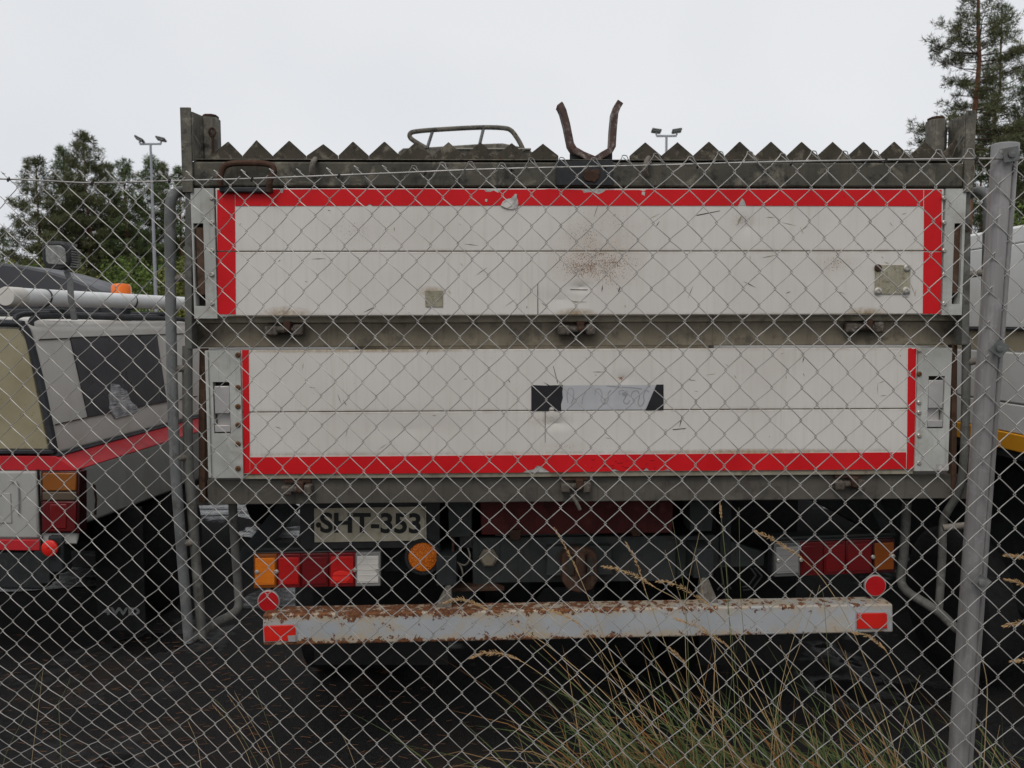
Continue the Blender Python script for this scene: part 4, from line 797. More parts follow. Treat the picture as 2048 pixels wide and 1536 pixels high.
# ================================================================== CHAIN-LINK FENCE
FA = math.atan(-0.1704)
FM = Matrix.Translation((0, 1.966, 0)) @ Matrix.Rotation(FA, 4, 'Z'); FF = Frame(FM)
def fence():
    T = empty('chain_link_fence', FM, 'galvanised chain-link fence with a grey metal post, stretched across the foreground', 'fence')
    pk = [(52, 342), (103, 341), (157, 342), (213, 343), (266, 345), (320, 345), (376, 344), (431, 343), (486, 341), (542, 340), (597, 339), (656, 339), (712, 335), (769, 334), (829, 336), (886, 330), (943, 328), (1006, 333),
          (1064, 323), (1124, 322), (1188, 324), (1248, 318), (1310, 315), (1379, 319), (1437, 309), (1497, 308), (1562, 312), (1625, 306), (1687, 305), (1749, 305), (1812, 303), (1876, 303), (1939, 302), (2000, 302)]
    S = [FF.y(a, b, 0) for a, b in pk]; xs = [p.x for p in S]; zs = [p.z for p in S]
    pl, pr = (xs[6] - xs[0]) / 6, (xs[-1] - xs[-7]) / 6
    NL, NR = 22, 26
    xs = [xs[0] - pl * k for k in range(NL, 0, -1)] + xs + [xs[-1] + pr * k for k in range(1, NR + 1)]
    zs = [zs[0]] * NL + zs + [zs[-1]] * NR
    # smooth the heights (only the twisted tips differ a little)
    zz = np.array(zs); zk = np.convolve(np.pad(zz, 3, 'edge'), np.ones(7) / 7, 'valid')
    xs = np.array(xs); n = len(xs)
    V = 0.0737                                   # height of one diamond
    def jit(i, j, k): return (math.sin(i * 12.9898 + j * 78.233 + k * 37.7) * 43758.5453) % 1 - 0.5
    def knot(c, j):
        """c: half-column index, j: half-row index (from the top); c and j share parity"""
        i = c / 2; x = float(np.interp(i, range(n), xs)); zt = float(np.interp(i, range(n), zk))
        h = j * V / 2
        if j == 0: z = float(np.interp(i, range(n), zs))
        else: z = zt - h
        # slack in the lower left corner: the mesh is pushed towards the yard there and sags
        wl = 1 / (1 + math.exp((x + 0.86) / 0.11)); t = max(0.0, h - 0.93)
        y = 0.17 * wl * t * t; z += wl * 0.15 * t * t
        x += wl * 0.10 * t * t * math.sin(h * 9) * 0.3 + 0.012 * math.sin(z * 3.1 + 0.4) * math.sin(x * 2.2)
        y += 0.012 * math.sin(x * 2.7 + 1) * math.sin(z * 2.4) + 0.006 * math.sin(x * 6 + z * 5)
        a = 0.0022 + 0.004 * wl * min(1, t * 2)
        return Vector((x + a * jit(c, j, 1), y, z + a * jit(c, j, 2)))
    r = 0.0011; rows = int(2 * 1.93 / V)
    def wire(k, name='wire'):
        pts = []
        j0 = 0
        # wire k swings between half-columns k and k+1; on rows where (col+row) is even there is a knot
        for j in range(j0, rows):
            c = k if (k + j) % 2 == 0 else k + 1
            c2 = k + 1 if c == k else k
            A, B_ = knot(c, j), knot(c2, j + 1)
            over = 0.0028
            right = c2 > c
            d = 0.0022 if right else -0.0016
            A = A + Vector((-over if c == k else over, 0, 0)); Bq = B_ + Vector((-over if c2 == k else over, 0, 0))
            # a knot is pulled past its column so the two wires hook through each other
            bow = 0.0007 * (1 if right else -1) + 0.001 * jit(k, j, 5)
            for t in (0.0, 0.07, 0.3, 0.7, 0.93):
                p = A.lerp(Bq, t); q = math.sin(math.pi * t)
                e = min(1, t / 0.3) if t < 0.3 else (min(1, (1 - t) / 0.3) if t > 0.7 else 1)
                pts.append(p + Vector((0, -d * e, bow * q)))
        pts = pts[2:] if k % 2 else pts
        MB().tube(pts, r, 6, True).build(name, M['wire'], T, smooth=60)
    for k in range(0, 2 * n - 3): wire(k)
    # twisted tips along the top
    tw = MB()
    for i in range(n):
        p = knot(2 * i, 0)
        loop = i > NL + 13
        if loop:
            q1, q2 = knot(2 * i - 1 if i else 1, 1), knot(2 * i + 1 if i < n - 1 else 2 * i - 1, 1)
            m = MB(); up = Vector((0, -0.003, 0.004))
            m.tube(smoothpath([q1.lerp(p, 0.35) + Vector((0, -.003, 0)), q1.lerp(p, 0.8) + up, p + Vector((-0.004, -0.002, 0.004)), p + Vector((0.005, -0.002, 0.003)), q2.lerp(p, 0.72) + up, q2.lerp(p, 0.3) + Vector((0, -.004, 0))], 4), r * 1.05, 6)
        else:
            m = MB(); m.tube([p + Vector((0.006, 0, -0.003)), p + Vector((0, -0.003, 0.001)), p + Vector((-0.005, -0.001, 0.004))], r * 1.25, 6)
        m.build('wire_tip', M['wire'], T, smooth=60)
    # straining wire and its ties
    tp = [(-260, 352), (0, 357), (100, 361), (165, 364), (260, 362.5), (340, 360), (500, 356), (650, 351), (800, 346), (1000, 339), (1300, 332.5), (1500, 326), (1750, 320), (1900, 317), (2048, 315), (2300, 314)]
    W = [FF.y(a, b, 0) for a, b in tp]; W = [Vector((float(xs[0]), 0, W[0].z))] + W + [Vector((float(xs[-1]), 0, W[-1].z))]; W = smoothpath([Vector((p.x, 0.001 + 0.012 * math.sin(p.x * 2.7 + 1) * math.sin(p.z * 2.4), p.z)) for p in W], 5)
    MB().tube(W, 0.0021, 8).build('straining_wire', M['wire'], T, smooth=60)
    for px, py in ((16, 357), (184, 363.5), (338, 360), (503, 356), (676, 350), (850, 344), (1022, 339), (1210, 334), (1395, 330), (1582, 324), (1770, 319.5), (1952, 316.5)):
        c = FF.y(px, py, -0.0025)
        MB().tube([(c.x + 0.0035 * math.cos(t) * 0.8 + 0.001 * t / 6, c.y + 0.0035 * math.sin(t), c.z + 0.0045 * math.cos(t) - 0.0004 * t) for t in np.linspace(0, 4 * math.pi, 20)], 0.0011, 5).build('wire_tie', M['recess'], T, smooth=60)
    # post behind the mesh
    a, b = FF.y(2011, 288, 0.034), FF.y(1919, 1536, 0.034)
    d = (a - b); b = b - d * (b.z / d.z); ax = (a - b).normalized(); H = (a - b).length
    ux = Vector((1, 0, 0)); ux = (ux - ax * ux.dot(ax)).normalized(); uy = ax.cross(ux)
    prof = []
    for k in range(64):
        t = 2 * math.pi * k / 64; rr_ = 0.0258; sx, sy = math.cos(t), math.sin(t)
        ang = math.degrees(math.atan2(sx, -sy))            # 0 faces the camera
        if 19 < ang < 25: rr_ = 0.0195
        if -32 < ang < -28 or -22 < ang < -18: rr_ = 0.0266
        prof.append((sx * rr_, sy * rr_))
    def loft(rs, z0, z1): 
        vs = [b + ax * z + ux * x + uy * y for z in (z0, z1) for x, y in rs]; N_ = len(rs)
        return MB().add(vs, [(i, (i + 1) % N_, (i + 1) % N_ + N_, i + N_) for i in range(N_)] + [tuple(range(N_ - 1, -1, -1)), tuple(range(N_, 2 * N_))])
    po = empty_part('post', T)
    loft(prof, 0, H - 0.03).build('post_profile', M['post'], po, smooth=20)
    loft([(math.cos(2 * math.pi * k / 40) * 0.0272, math.sin(2 * math.pi * k / 40) * 0.0272) for k in range(40)], H - 0.034, H).build('post_cap', M['postcap'], po, 0.002)
    for px, py, rot in ((2022, 309, 0), (1998, 697, 45), (1962, 1165, 45)):
        c = FF.y(px, py, -0.008); s_ = 0.0155; cl = MB()
        ca, sa = math.cos(R(rot + 8)), math.sin(R(rot + 8))
        cl.obox(c, Vector((ca, 0, sa)) * s_, Vector((0, 0.0018, 0)), Vector((-sa, 0, ca)) * s_)
        o = cl.build('clamp_plate', M['galv'], po, 0.001)
        MB().lathe([(0.0075, 0), (0.007, 0.004), (0.004, 0.0045)], (c.x, c.y - 0.002, c.z), (0, -1, 0), 8).build('clamp_bolt', M['galv'], o)
fence()

# ================================================================== LEFT PICKUP WITH CANOPY
p0 = depth_pt(155, 1000, 3.6)
LM = Matrix.Translation((p0.x, p0.y, 0)) @ Matrix.Rotation(R(-2.28), 4, 'Z'); LF = Frame(LM)
def wheel_at(par, x, y, r, wd, out):
    wh = empty_part('wheel', par)
    MB().lathe([(r * 0.58, -wd / 2), (r * 0.9, -wd / 2), (r * 0.98, -wd * 0.42), (r, -wd * 0.2), (r, wd * 0.2), (r * 0.98, wd * 0.42), (r * 0.9, wd / 2), (r * 0.58, wd / 2)], (x, y, r), (1, 0, 0), 36).build('tyre', M['tyre'], wh)
    MB().lathe([(r * 0.6, -wd * 0.5), (r * 0.6, wd * 0.40), (r * 0.57, wd * 0.46), (r * 0.54, wd * 0.40), (r * 0.46, wd * 0.25), (r * 0.25, wd * 0.32), (r * 0.2, wd * 0.44), (0.005, wd * 0.45)], (x, y, r), (out, 0, 0), 28).build('rim', M['rim'], wh)
def pickup():
    T = empty('canopy_pickup', LM, 'beige and silver pickup with a hard canopy, tinted side window and red waist stripe', 'pickup')
    W = 1.72
    yp = lambda a, b, y=0: LF.y(a, b, y); xp = lambda a, b, x=0: LF.x(a, b, x)
    zj = yp(100, 912).z                       # canopy / body joint
    zred0 = yp(60, 905).z; zred1 = yp(60, 940).z; zlow = yp(60, 1100).z
    # body side profile (y, z) with wheel openings
    zrl = yp(150, 938).z; e0, e1 = xp(178, 1046), xp(340, 985)
    A = yp(107, 893); C = yp(64, 648)
    arc = lambda yc, r, zc: [(yc + r * math.cos(t), zc + r * math.sin(t)) for t in np.linspace(math.pi, 0, 9)]
    prof = [(0.0, zlow + 0.02), (0.0, zrl), (2.05, zrl), (2.95, zrl), (3.65, zrl - 0.06), (3.78, zrl - 0.2), (3.78, 0.56), (3.6, 0.54)]
    prof += [(p, q) for p, q in reversed(arc(2.95, 0.42, 0.42))] + [(2.4, 0.47), (1.9, 0.47)] + [(1.62, 0.47), (1.5, 0.66), (e1.y + 0.12, e1.z + 0.01), (e1.y, e1.z), (e0.y, e0.z), (0.03, e0.z + 0.02)]
    MB().prism(prof, -W, 0, 'yz').build('body', M['silver'], T, 0.02, seg=2)
    # tailgate panel, seams, stripes
    sx = yp(79, 1000).x
    B(-W + 0.1, sx, -0.012, 0.02, yp(40, 1077).z, zred1 - 0.002).build('tailgate', M['silver'], T, 0.012)
    B(-W + 0.25, sx - 0.12, -0.016, -0.011, yp(40, 1045).z, yp(40, 985).z).build('tailgate_press', M['silver'], T, 0.01)
    B(-W + 0.1, sx, -0.013, 0.018, zlow, yp(40, 1078).z).build('lower_red_band', M['carred'], T, 0.004)
    MB().prism([(A.x + 0.01, zj), (0.002, zrl - 0.002), (0.002, zrl - 0.006), (-W - 0.002, zrl - 0.006), (-W - 0.002, zrl - 0.002), (-W - A.x - 0.01, zj)], -0.006, 3.55, 'xz').build('red_shoulder', M['carred'], T, 0.006)
    MB().prism([(A.x + 0.013, zj - 0.014), (A.x + 0.02, zj + 0.002), (A.x - 0.01, zj + 0.014), (A.x - 0.03, zj + 0.01)], 0.0, 2.06, 'xz').build('joint_seal', M['seal'], T, 0.003)
    # tail lamp
    lp = empty_part('tail_lamp', T); q = lambda a, b: yp(a, b, -0.02)
    def seg(nm, a, b, c, d, mat, y0=-0.02): MB().prism([(q(a, b).x, q(a, b).z), (q(c, b).x, q(c, b).z), (q(c, d).x, q(c, d).z), (q(a, d).x, q(a, d).z)], y0, 0.05).build(nm, M[mat], lp, 0.005)
    seg('lamp_housing', 79, 943, 157, 1068, 'carlamp', -0.012); seg('amber_lens', 84, 946, 152, 982, 'caramber'); seg('clear_lens', 84, 984, 152, 1001, 'carclear'); seg('red_lens', 84, 1003, 152, 1064, 'deepred')
    seg('red_lens', 100, 1008, 134, 1058, 'midred', -0.023)
    rc = yp(101, 1096, -0.03)
    MB().lathe([(0.036, 0), (0.036, 0.008), (0.03, 0.012), (0.006, 0.013), (0.005, 0.009)], rc, (0, -1, 0), 24).build('round_reflector', M['reflector'], T)
    B(rc.x - 0.02, rc.x + 0.05, -0.018, 0.05, 0.5, yp(100, 1069).z - 0.002).build('rear_valance', M['chassis'], T, 0.01)
    B(-W + 0.15, rc.x - 0.06, -0.0, 0.08, 0.42, zlow - 0.01).build('bumper_bar', M['chassis'], T, 0.01)
    B(rc.x - 0.09, rc.x - 0.02, -0.01, 0.06, 0.45, 0.60).build('step_bracket', M['chassis'], T, 0.005)
    MB().tube(smoothpath([yp(20, 962, -0.02), yp(32, 965, -0.02), yp(36, 985, -0.02), yp(36, 1030, -0.02)], 5), 0.004, 6).build('pressed_line', M['silver'], T)
    B(sx + 0.002, sx + 0.006, -0.013, 0.0, zlow, zrl).build('tailgate_gap', M['recess'], T, smooth=0)
    rs = LF.x(190, 1010, 0.001); MB().prism([(rs.y - 0.012, rs.z + 0.1), (rs.y + 0.012, rs.z + 0.09), (rs.y + 0.02, rs.z + 0.02), (rs.y + 0.008, rs.z - 0.05), (rs.y - 0.012, rs.z - 0.04), (rs.y + 0.004, rs.z + 0.02)], 0.0005, 0.0015, 'yz').build('rust_patch', M['rust'], T, smooth=0)
    # canopy: sloping sides
    ztop = C.z; xa, xt = A.x, C.x
    sec = [(xa, zj + 0.004), (xa - 0.002, A.z), (xt, ztop - 0.02), (xt - 0.05, ztop + 0.012), (-W / 2, ztop + 0.04)]
    sec = sec + [(-W - x, z) for x, z in reversed(sec[:-1])]
    MB().prism(sec, 0.01, 2.05, 'xz').build('canopy', M['beige'], T, 0.015, seg=3)
    nrm = Vector((A.z - C.z, 0, -(xa - xt))).normalized(); nrm = Vector((C.z - A.z, 0, xa - xt)).normalized()
    def onside(a, b, lift=0.0): return LF.plane(a, b, Vector((xa, 0, A.z)) + nrm * lift, nrm)
    def sidepoly(nm, pts, lift, mat, par=T, th=0.006):
        ps = [onside(a, b, lift) for a, b in pts]; k = len(ps); m = MB()
        m.add(ps + [p - nrm * th for p in ps], [tuple(range(k)), tuple(range(2 * k - 1, k - 1, -1))] + [(i, (i + 1) % k, (i + 1) % k + k, i + k) for i in range(k)])
        return m.build(nm, M[mat], par, smooth=0)
    sidepoly('side_window', [(141, 674), (314, 668), (334, 803), (177, 834)], 0.003, 'tint')
    sidepoly('window_trim', [(80, 680), (370, 668), (370, 666.5), (80, 678)], 0.004, 'recess'); sidepoly('window_trim', [(112, 850), (177, 835), (334, 804), (395, 793), (395, 791.5), (334, 802.5), (177, 833.5), (112, 848)], 0.0045, 'recess')
    sidepoly('duct_tape', [(222, 767), (238, 769), (246, 778), (254, 782), (262, 803), (274, 812), (277, 822), (262, 829), (232, 837), (219, 818), (220, 806), (217, 790), (222, 785)], 0.006, 'duct')
    # rear panel with rubber seal
    sl_ = smoothpath([(A.x + 0.004, -0.002, A.z - 0.01), (xa + (xt - xa) * 0.5 - 0.006, -0.002, (A.z + ztop) / 2), (xt - 0.012, -0.002, ztop - 0.07), (xt - 0.04, -0.002, ztop - 0.01), (xt - 0.11, -0.002, ztop + 0.004), (-W / 2, -0.002, ztop + 0.02)], 6)
    MB().tube(sl_, 0.016, 10).build('rear_seal', M['seal'], T)
    B(-W + 0.12, A.x + 0.008, -0.012, 0.02, zj + 0.008, zj + 0.03).build('rear_seal', M['seal'], T, 0.006)
    rp = [(xa - 0.02, zj + 0.03), (xt - 0.028, ztop - 0.07), (xt - 0.06, ztop - 0.02), (-W / 2, ztop - 0.005), (-W - xt + 0.06, ztop - 0.02), (-W - xa + 0.02, zj + 0.03)]
    MB().prism(rp, -0.004, 0.012).build('rear_panel', M['lichen'], T, 0.004)
    # roof bars, work light, beacon
    rk = empty_part('roof_rack', T)
    zr = ztop + 0.035
    for dx, z_ in ((0.10, 0.0), (0.03, -0.012)):
        k = smoothpath([(xt - dx, 0.04, zr - 0.05 + z_), (xt - dx, 0.06, zr + z_), (xt - dx, 0.25, zr + 0.012 + z_), (xt - dx, 0.9, zr + 0.006 + z_), (xt - dx, 1.6, zr + z_), (xt - dx, 1.8, zr - 0.05 + z_)], 6); MB().tube(k, 0.013, 10).build('roof_rail', M['seal'], rk)
    for y_ in (0.3, 1.4): B(-W + 0.15, xt - 0.05, y_, y_ + 0.05, zr + 0.012, zr + 0.036).build('cross_bar', M['seal'], rk, 0.006)
    wl = empty_part('work_light', T); vy = 0.1
    f = lambda a, b, y=vy: yp(a, b, y)
    st = [f(143, 640), f(136, 600), f(134, 560), f(127, 542)]
    m = MB(); ps = [(p.x, p.z) for p in st]
    m.prism([(x - 0.013, z) for x, z in ps] + [(x + 0.013, z) for x, z in reversed(ps)], vy + 0.02, vy + 0.028).build('light_bracket', M['galv'], wl, 0.001)
    hp = [(88, 491), (95, 486), (125, 484), (136, 487), (144, 498), (146, 522), (140, 536), (126, 541), (98, 537), (90, 528)]
    MB().prism([(f(a, b).x, f(a, b).z) for a, b in hp], vy - 0.02, vy + 0.05).build('light_housing', M['blackplastic'], wl, 0.008)
    gp = [(92, 495), (97, 491), (122, 491), (131, 498), (134, 522), (130, 530), (98, 528), (93, 522)]
    MB().prism([(f(a, b, vy - 0.02).x, f(a, b, vy - 0.02).z) for a, b in gp], vy - 0.026, vy - 0.018).build('light_glass', M['lampglass'], wl, 0.003)
    for i in range(9):
        a = f(98 + i * 5, 485 + max(0, i - 5) * 1.2); B(a.x - 0.003, a.x + 0.003, vy - 0.01, vy + 0.06, a.z - 0.006, a.z + 0.006).build('cooling_fin', M['galv'], wl, smooth=0)
    for i in range(8):
        a = f(144, 498 + i * 5); B(a.x - 0.008, a.x + 0.006, vy - 0.01, vy + 0.06, a.z - 0.003, a.z + 0.003).build('cooling_fin', M['galv'], wl, smooth=0)
    bc = LF.y(243, 592, 1.1); sc_ = (LF.y(262, 580, 1.1).x - LF.y(225, 580, 1.1).x) / 2; bt = LF.y(243, 568, 1.1).z
    MB().lathe([(sc_, 0), (sc_, (bt - bc.z) * 0.75), (sc_ * 0.8, bt - bc.z), (0.01, bt - bc.z + 0.004)], bc, (0, 0, 1), 20).build('beacon', M['beacon'], T)
    MB().lathe([(sc_ * 0.9, 0), (sc_ * 0.9, bc.z - zr + 0.06)], (bc.x, bc.y, zr - 0.06), (0, 0, 1), 14).build('beacon_stem', M['seal'], T)
    # cab and glass
    MB().prism([(2.08, zj), (2.08, ztop - 0.05), (2.25, ztop), (2.7, ztop - 0.02), (3.2, zj)], -W + 0.1, -0.1, 'yz').build('cab', M['beige'], T, 0.05, seg=3)
    for x_ in (-0.105, -W + 0.105): MB().prism([(2.3, zj + 0.05), (2.32, ztop - 0.09), (2.68, ztop - 0.1), (2.95, zj + 0.05)], x_ - 0.004, x_ + 0.012, 'yz').build('door_window', M['glass'], T)
    # mud flap with lettering, wheels, underside
    yf = 0.42
    fa, fb = LF.y(190, 1100, yf), LF.y(292, 1262, yf)
    fl = B(fa.x, fb.x, yf, yf + 0.01, max(0.06, fb.z), 0.70).build('mud_flap', M['black'], T, 0.002)
    c = LF.y(243, 1223, yf); me = text_mesh('4WD', 0.06, 0.002); me.materials.append(M['flaptext'])
    o = bpy.data.objects.new('lettering', me); col.objects.link(o); o.parent = fl; o.location = (c.x, yf - 0.002, c.z); o.rotation_euler = (R(90), 0, 0)
    bx = [v.co.x for v in me.vertices]; o.scale = (1.0 * 0.19 / (max(bx) - min(bx)), 0.85, 1)
    for x_, s_ in ((-0.13, 1), (-W + 0.13, -1)): wheel_at(T, x_, 1.02, 0.36, 0.22, s_); wheel_at(T, x_, 2.95, 0.36, 0.22, s_)
    B(-W + 0.3, -0.3, 0.1, 3.5, 0.50, 0.72).build('underbody', M['chassis'], T, 0.02)
    MB().lathe([(0.05, 0), (0.05, 1.3)], (-W + 0.2, 1.02, 0.36), (1, 0, 0), 12).build('axle', M['chassis'], T)
    return ztop, zr, W, xt
ztop, zrack, PW, pxt = pickup()
def roof_cargo():
    a = LF.y(17, 593, -0.12); r = 0.039
    zz_ = max(a.z, zrack + 0.036 + r)
    e = bpy.data.objects.new('plastic_pipe', None); col.objects.link(e); e.matrix_world = LM; tag(e, 'long white plastic pipe with an end cap lying on the pickup roof rack', 'pipe')
    MB().tube([(a.x, -0.12, a.z), (a.x + 0.0, 3.0, a.z + 0.02)], r, 24).build('pipe_tube', M['pvc'], e)
    MB().lathe([(r * 1.06, 0.09), (r * 1.06, 0), (r * 0.98, -0.012), (0.004, -0.014)], (a.x, -0.13, a.z), (0, 1, 0), 24).build('end_cap', M['beige'], e)
    for y_ in (0.12, 0.9): MB().tube([(a.x + r * 1.05 * math.cos(t), y_ + 0.01 * math.sin(t), a.z + 0.001 + r * 1.05 * math.sin(t)) for t in np.linspace(0, 2 * math.pi, 20)], 0.004, 6).build('strap', M['seal'], e)
    # dark roof box lying further back on the same roof
    yb = 1.35
    q = lambda x, y: LF.y(x, y, yb)
    e = bpy.data.objects.new('roof_box', None); col.objects.link(e); e.matrix_world = LM; tag(e, 'dark grey tapered roof box behind the white pipe on the pickup', 'roof box')
    pts = [(-40, 522), (0, 526), (40, 531), (90, 541), (140, 556), (180, 572), (203, 583), (205, 592), (-40, 592)]
    P_ = [(q(a_, b_).x, q(a_, b_).z) for a_, b_ in pts]; x0 = q(-240, 560).x
    P_ = [(x0, P_[-1][1]), (x0, P_[0][1] - 0.06), (x0 + 0.1, P_[0][1])] + P_[:-1]
    MB().prism(P_, yb, yb + 0.42).build('box_lid', M['greybox'], e, 0.02, seg=3)
    zb_ = P_[0][1]
    B(x0 + 0.02, P_[-1][0] - 0.05, yb + 0.05, yb + 0.36, zrack + 0.03, zb_ + 0.002).build('box_tray', M['seal'], e, 0.01)
roof_cargo()

# ================================================================== RIGHT SERVICE VAN
VX = 1.95
VM = Matrix.Translation((VX, 2.55, 0)) @ Matrix.Rotation(R(2.0), 4, 'Z'); VF = Frame(VM)
def van():
    T = empty('service_van', VM, 'white panelled van with a tan band and yellow stripe beside the fence post', 'van')
    z = lambda py, px=2010: VF.x(px, py, 0).z
    Lv = 5.2; Wd = 1.95
    zt = z(452)
    zl = z(915); sec = [(0.0, zl), (0.0, zt - 0.05), (0.04, zt), (Wd / 2, zt + 0.05), (Wd - 0.04, zt), (Wd, zt - 0.05), (Wd, zl)]
    MB().prism(sec, 0.02, Lv, 'xz').build('body', M['vanwhite'], T, 0.01)
    pa = empty_part('side_panels', T)
    def pan(nm, za, zb, y0, y1, mat, d): B(-d, 0.001, y0, y1, zb, za).build(nm, M[mat], pa, 0.004)
    ys = [0.03, 1.15, 1.9, 2.75, 3.6, 4.4, 5.1]
    for y0, y1 in zip(ys, ys[1:]):
        pan('upper_panel', z(490) - 0.004, z(655), y0 + 0.004, y1 - 0.004, 'vanwhite', 0.014)
        pan('roof_panel', z(460), z(490), y0 + 0.001, y1 - 0.001, 'vanwhite', 0.010)
        pan('tan_panel', z(662), z(701), y0, y1, 'vanbeige', 0.004)
        pan('waist_panel', z(704), z(802), y0 + 0.003, y1 - 0.003, 'vanwhite', 0.014)
        pan('lower_panel', z(805), z(861), y0 + 0.003, y1 - 0.003, 'vanwhite', 0.014)
    pan('tan_band_shadow', z(655) - 0.001, z(661), 0.02, 5.1, 'seal', 0.018)  # shadow along the top of the tan band, made as a dark strip
    pan('yellow_stripe', z(862), z(896), 0.02, 5.1, 'yellow', 0.018)
    pan('sill', z(897), z(914), 0.02, 5.1, 'chassis', 0.008)
    for a_, b_ in ((0.06, Wd / 2 - 0.004), (Wd / 2 + 0.004, Wd - 0.06)):
        d_ = B(a_, b_, -0.01, 0.021, zl + 0.02, zt - 0.06).build('rear_door', M['vanwhite'], T, 0.012)
        B(a_ + 0.12, b_ - 0.12, -0.016, -0.009, 1.35, zt - 0.18).build('door_window', M['glass'], d_, 0.01)
        B(a_ + (0.03 if a_ > 0.5 else 0.72), a_ + (0.16 if a_ > 0.5 else 0.85), -0.03, -0.009, 1.12, 1.15).build('door_handle', M['seal'], d_, 0.004)
    B(0.0, Wd, -0.08, 0.06, zl - 0.17, zl - 0.02).build('rear_bumper', M['seal'], T, 0.02)
    for x_ in (0.03, Wd - 0.13): B(x_, x_ + 0.1, -0.03, -0.012, zl + 0.06, zl + 0.36).build('rear_lamp', M['redlens'], T, 0.006)
    B(0.15, Wd - 0.15, 0.2, Lv - 0.1, 0.4, zl).build('underbody', M['chassis'], T, 0.02)
    for x_, s_ in ((0.12, -1), (Wd - 0.12, 1)): wheel_at(T, x_, 1.1, 0.34, 0.2, s_); wheel_at(T, x_, 4.3, 0.34, 0.2, s_)
    MB().prism([(Lv - 0.3, zt - 0.2), (Lv + 0.35, 1.25), (Lv + 0.9, 1.05), (Lv + 0.95, 0.5), (Lv - 0.3, 0.5)], 0.05, Wd - 0.05, 'yz').build('cab_nose', M['vanwhite'], T, 0.05, seg=3)
van()

# ================================================================== LIGHT POLES
def light_pole(px, ptop, d, spread, label, tilt):
    b = depth_pt(px, ptop, d); H = b.z
    T = empty('light_pole', Matrix.Translation((b.x, b.y, 0)), label, 'light pole', 'floodlight poles')
    MB().tube([(0, 0, 0), (0, 0, H * 0.5), (0, 0, H)], [0.085, 0.07, 0.05], 14).build('pole', M['polegrey'], T)
    w_ = spread / 2 / F * d
    B(-w_, w_, -0.04, 0.04, H - 0.04, H + 0.04).build('cross_arm', M['polegrey'], T, 0.01)
    for s_, rz in ((-1, tilt[0]), (1, tilt[1])):
        m = MB(); c = Vector((s_ * w_, 0, H + 0.22)); q = Matrix.Rotation(R(rz), 3, 'Y') @ Matrix.Rotation(R(-14), 3, 'X')
        m.obox(c, q @ Vector((0.21, 0, 0)), q @ Vector((0, 0.17, 0)), q @ Vector((0, 0, 0.04)))
        o = m.build('floodlight', M['flood'], T, 0.02)
        m = MB(); m.obox(c - q @ Vector((0, 0, 0.05)), q @ Vector((0.18, 0, 0)), q @ Vector((0, 0.14, 0)), q @ Vector((0, 0, 0.008))); m.build('lamp_glass', M['floodglass'], o)
        B(s_ * w_ - 0.03, s_ * w_ + 0.03, -0.03, 0.03, H + 0.03, H + 0.2).build('lamp_bracket', M['polegrey'], T)
light_pole(301, 288, 38, 42, 'tall grey pole with two floodlights in front of the pine grove', (28, 14))
light_pole(1333, 272, 37, 40, 'grey twin-floodlight pole whose top shows just right of the steel fork', (8, -8))

# ================================================================== TREES
def raw_mesh(name, V, Fc, mat, parent, ngon=3):
    V = np.asarray(V, np.float32).reshape(-1, 3); k = len(Fc) if Fc is not None else len(V) // ngon
    me = bpy.data.meshes.new(name)
    me.vertices.add(len(V)); me.vertices.foreach_set('co', V.ravel())
    idx = np.asarray(Fc, np.int32).ravel() if Fc is not None else np.arange(len(V), dtype=np.int32)
    me.loops.add(len(idx)); me.loops.foreach_set('vertex_index', idx)
    nf = len(idx) // ngon
    me.polygons.add(nf); me.polygons.foreach_set('loop_start', np.arange(nf, dtype=np.int32) * ngon)
    me.update(calc_edges=True); me.validate()
    me.materials.append(mat)
    o = bpy.data.objects.new(name, me); col.objects.link(o); o.parent = parent; return o
def unit(a): return a / (np.linalg.norm(a, axis=1, keepdims=True) + 1e-9)
def needles(C, D, nper, ln, wd):
    """fans of thin triangles: C tuft centres, D tuft directions"""
    n = len(C) * nper
    c = np.repeat(C, nper, 0); d = np.repeat(D, nper, 0)
    v = unit(d * 0.7 + rng.normal(0, 0.75, (n, 3)))
    s = unit(np.cross(v, rng.normal(0, 1, (n, 3))))
    l = ln * rng.uniform(0.6, 1.25, (n, 1)); w_ = wd * rng.uniform(0.7, 1.3, (n, 1))
    base = c + rng.normal(0, ln * 0.12, (n, 3))
    return np.stack([base - s * w_ * 0.5 + v * l * 0.15, base + s * w_ * 0.5 + v * l * 0.25, base + v * l], 1)
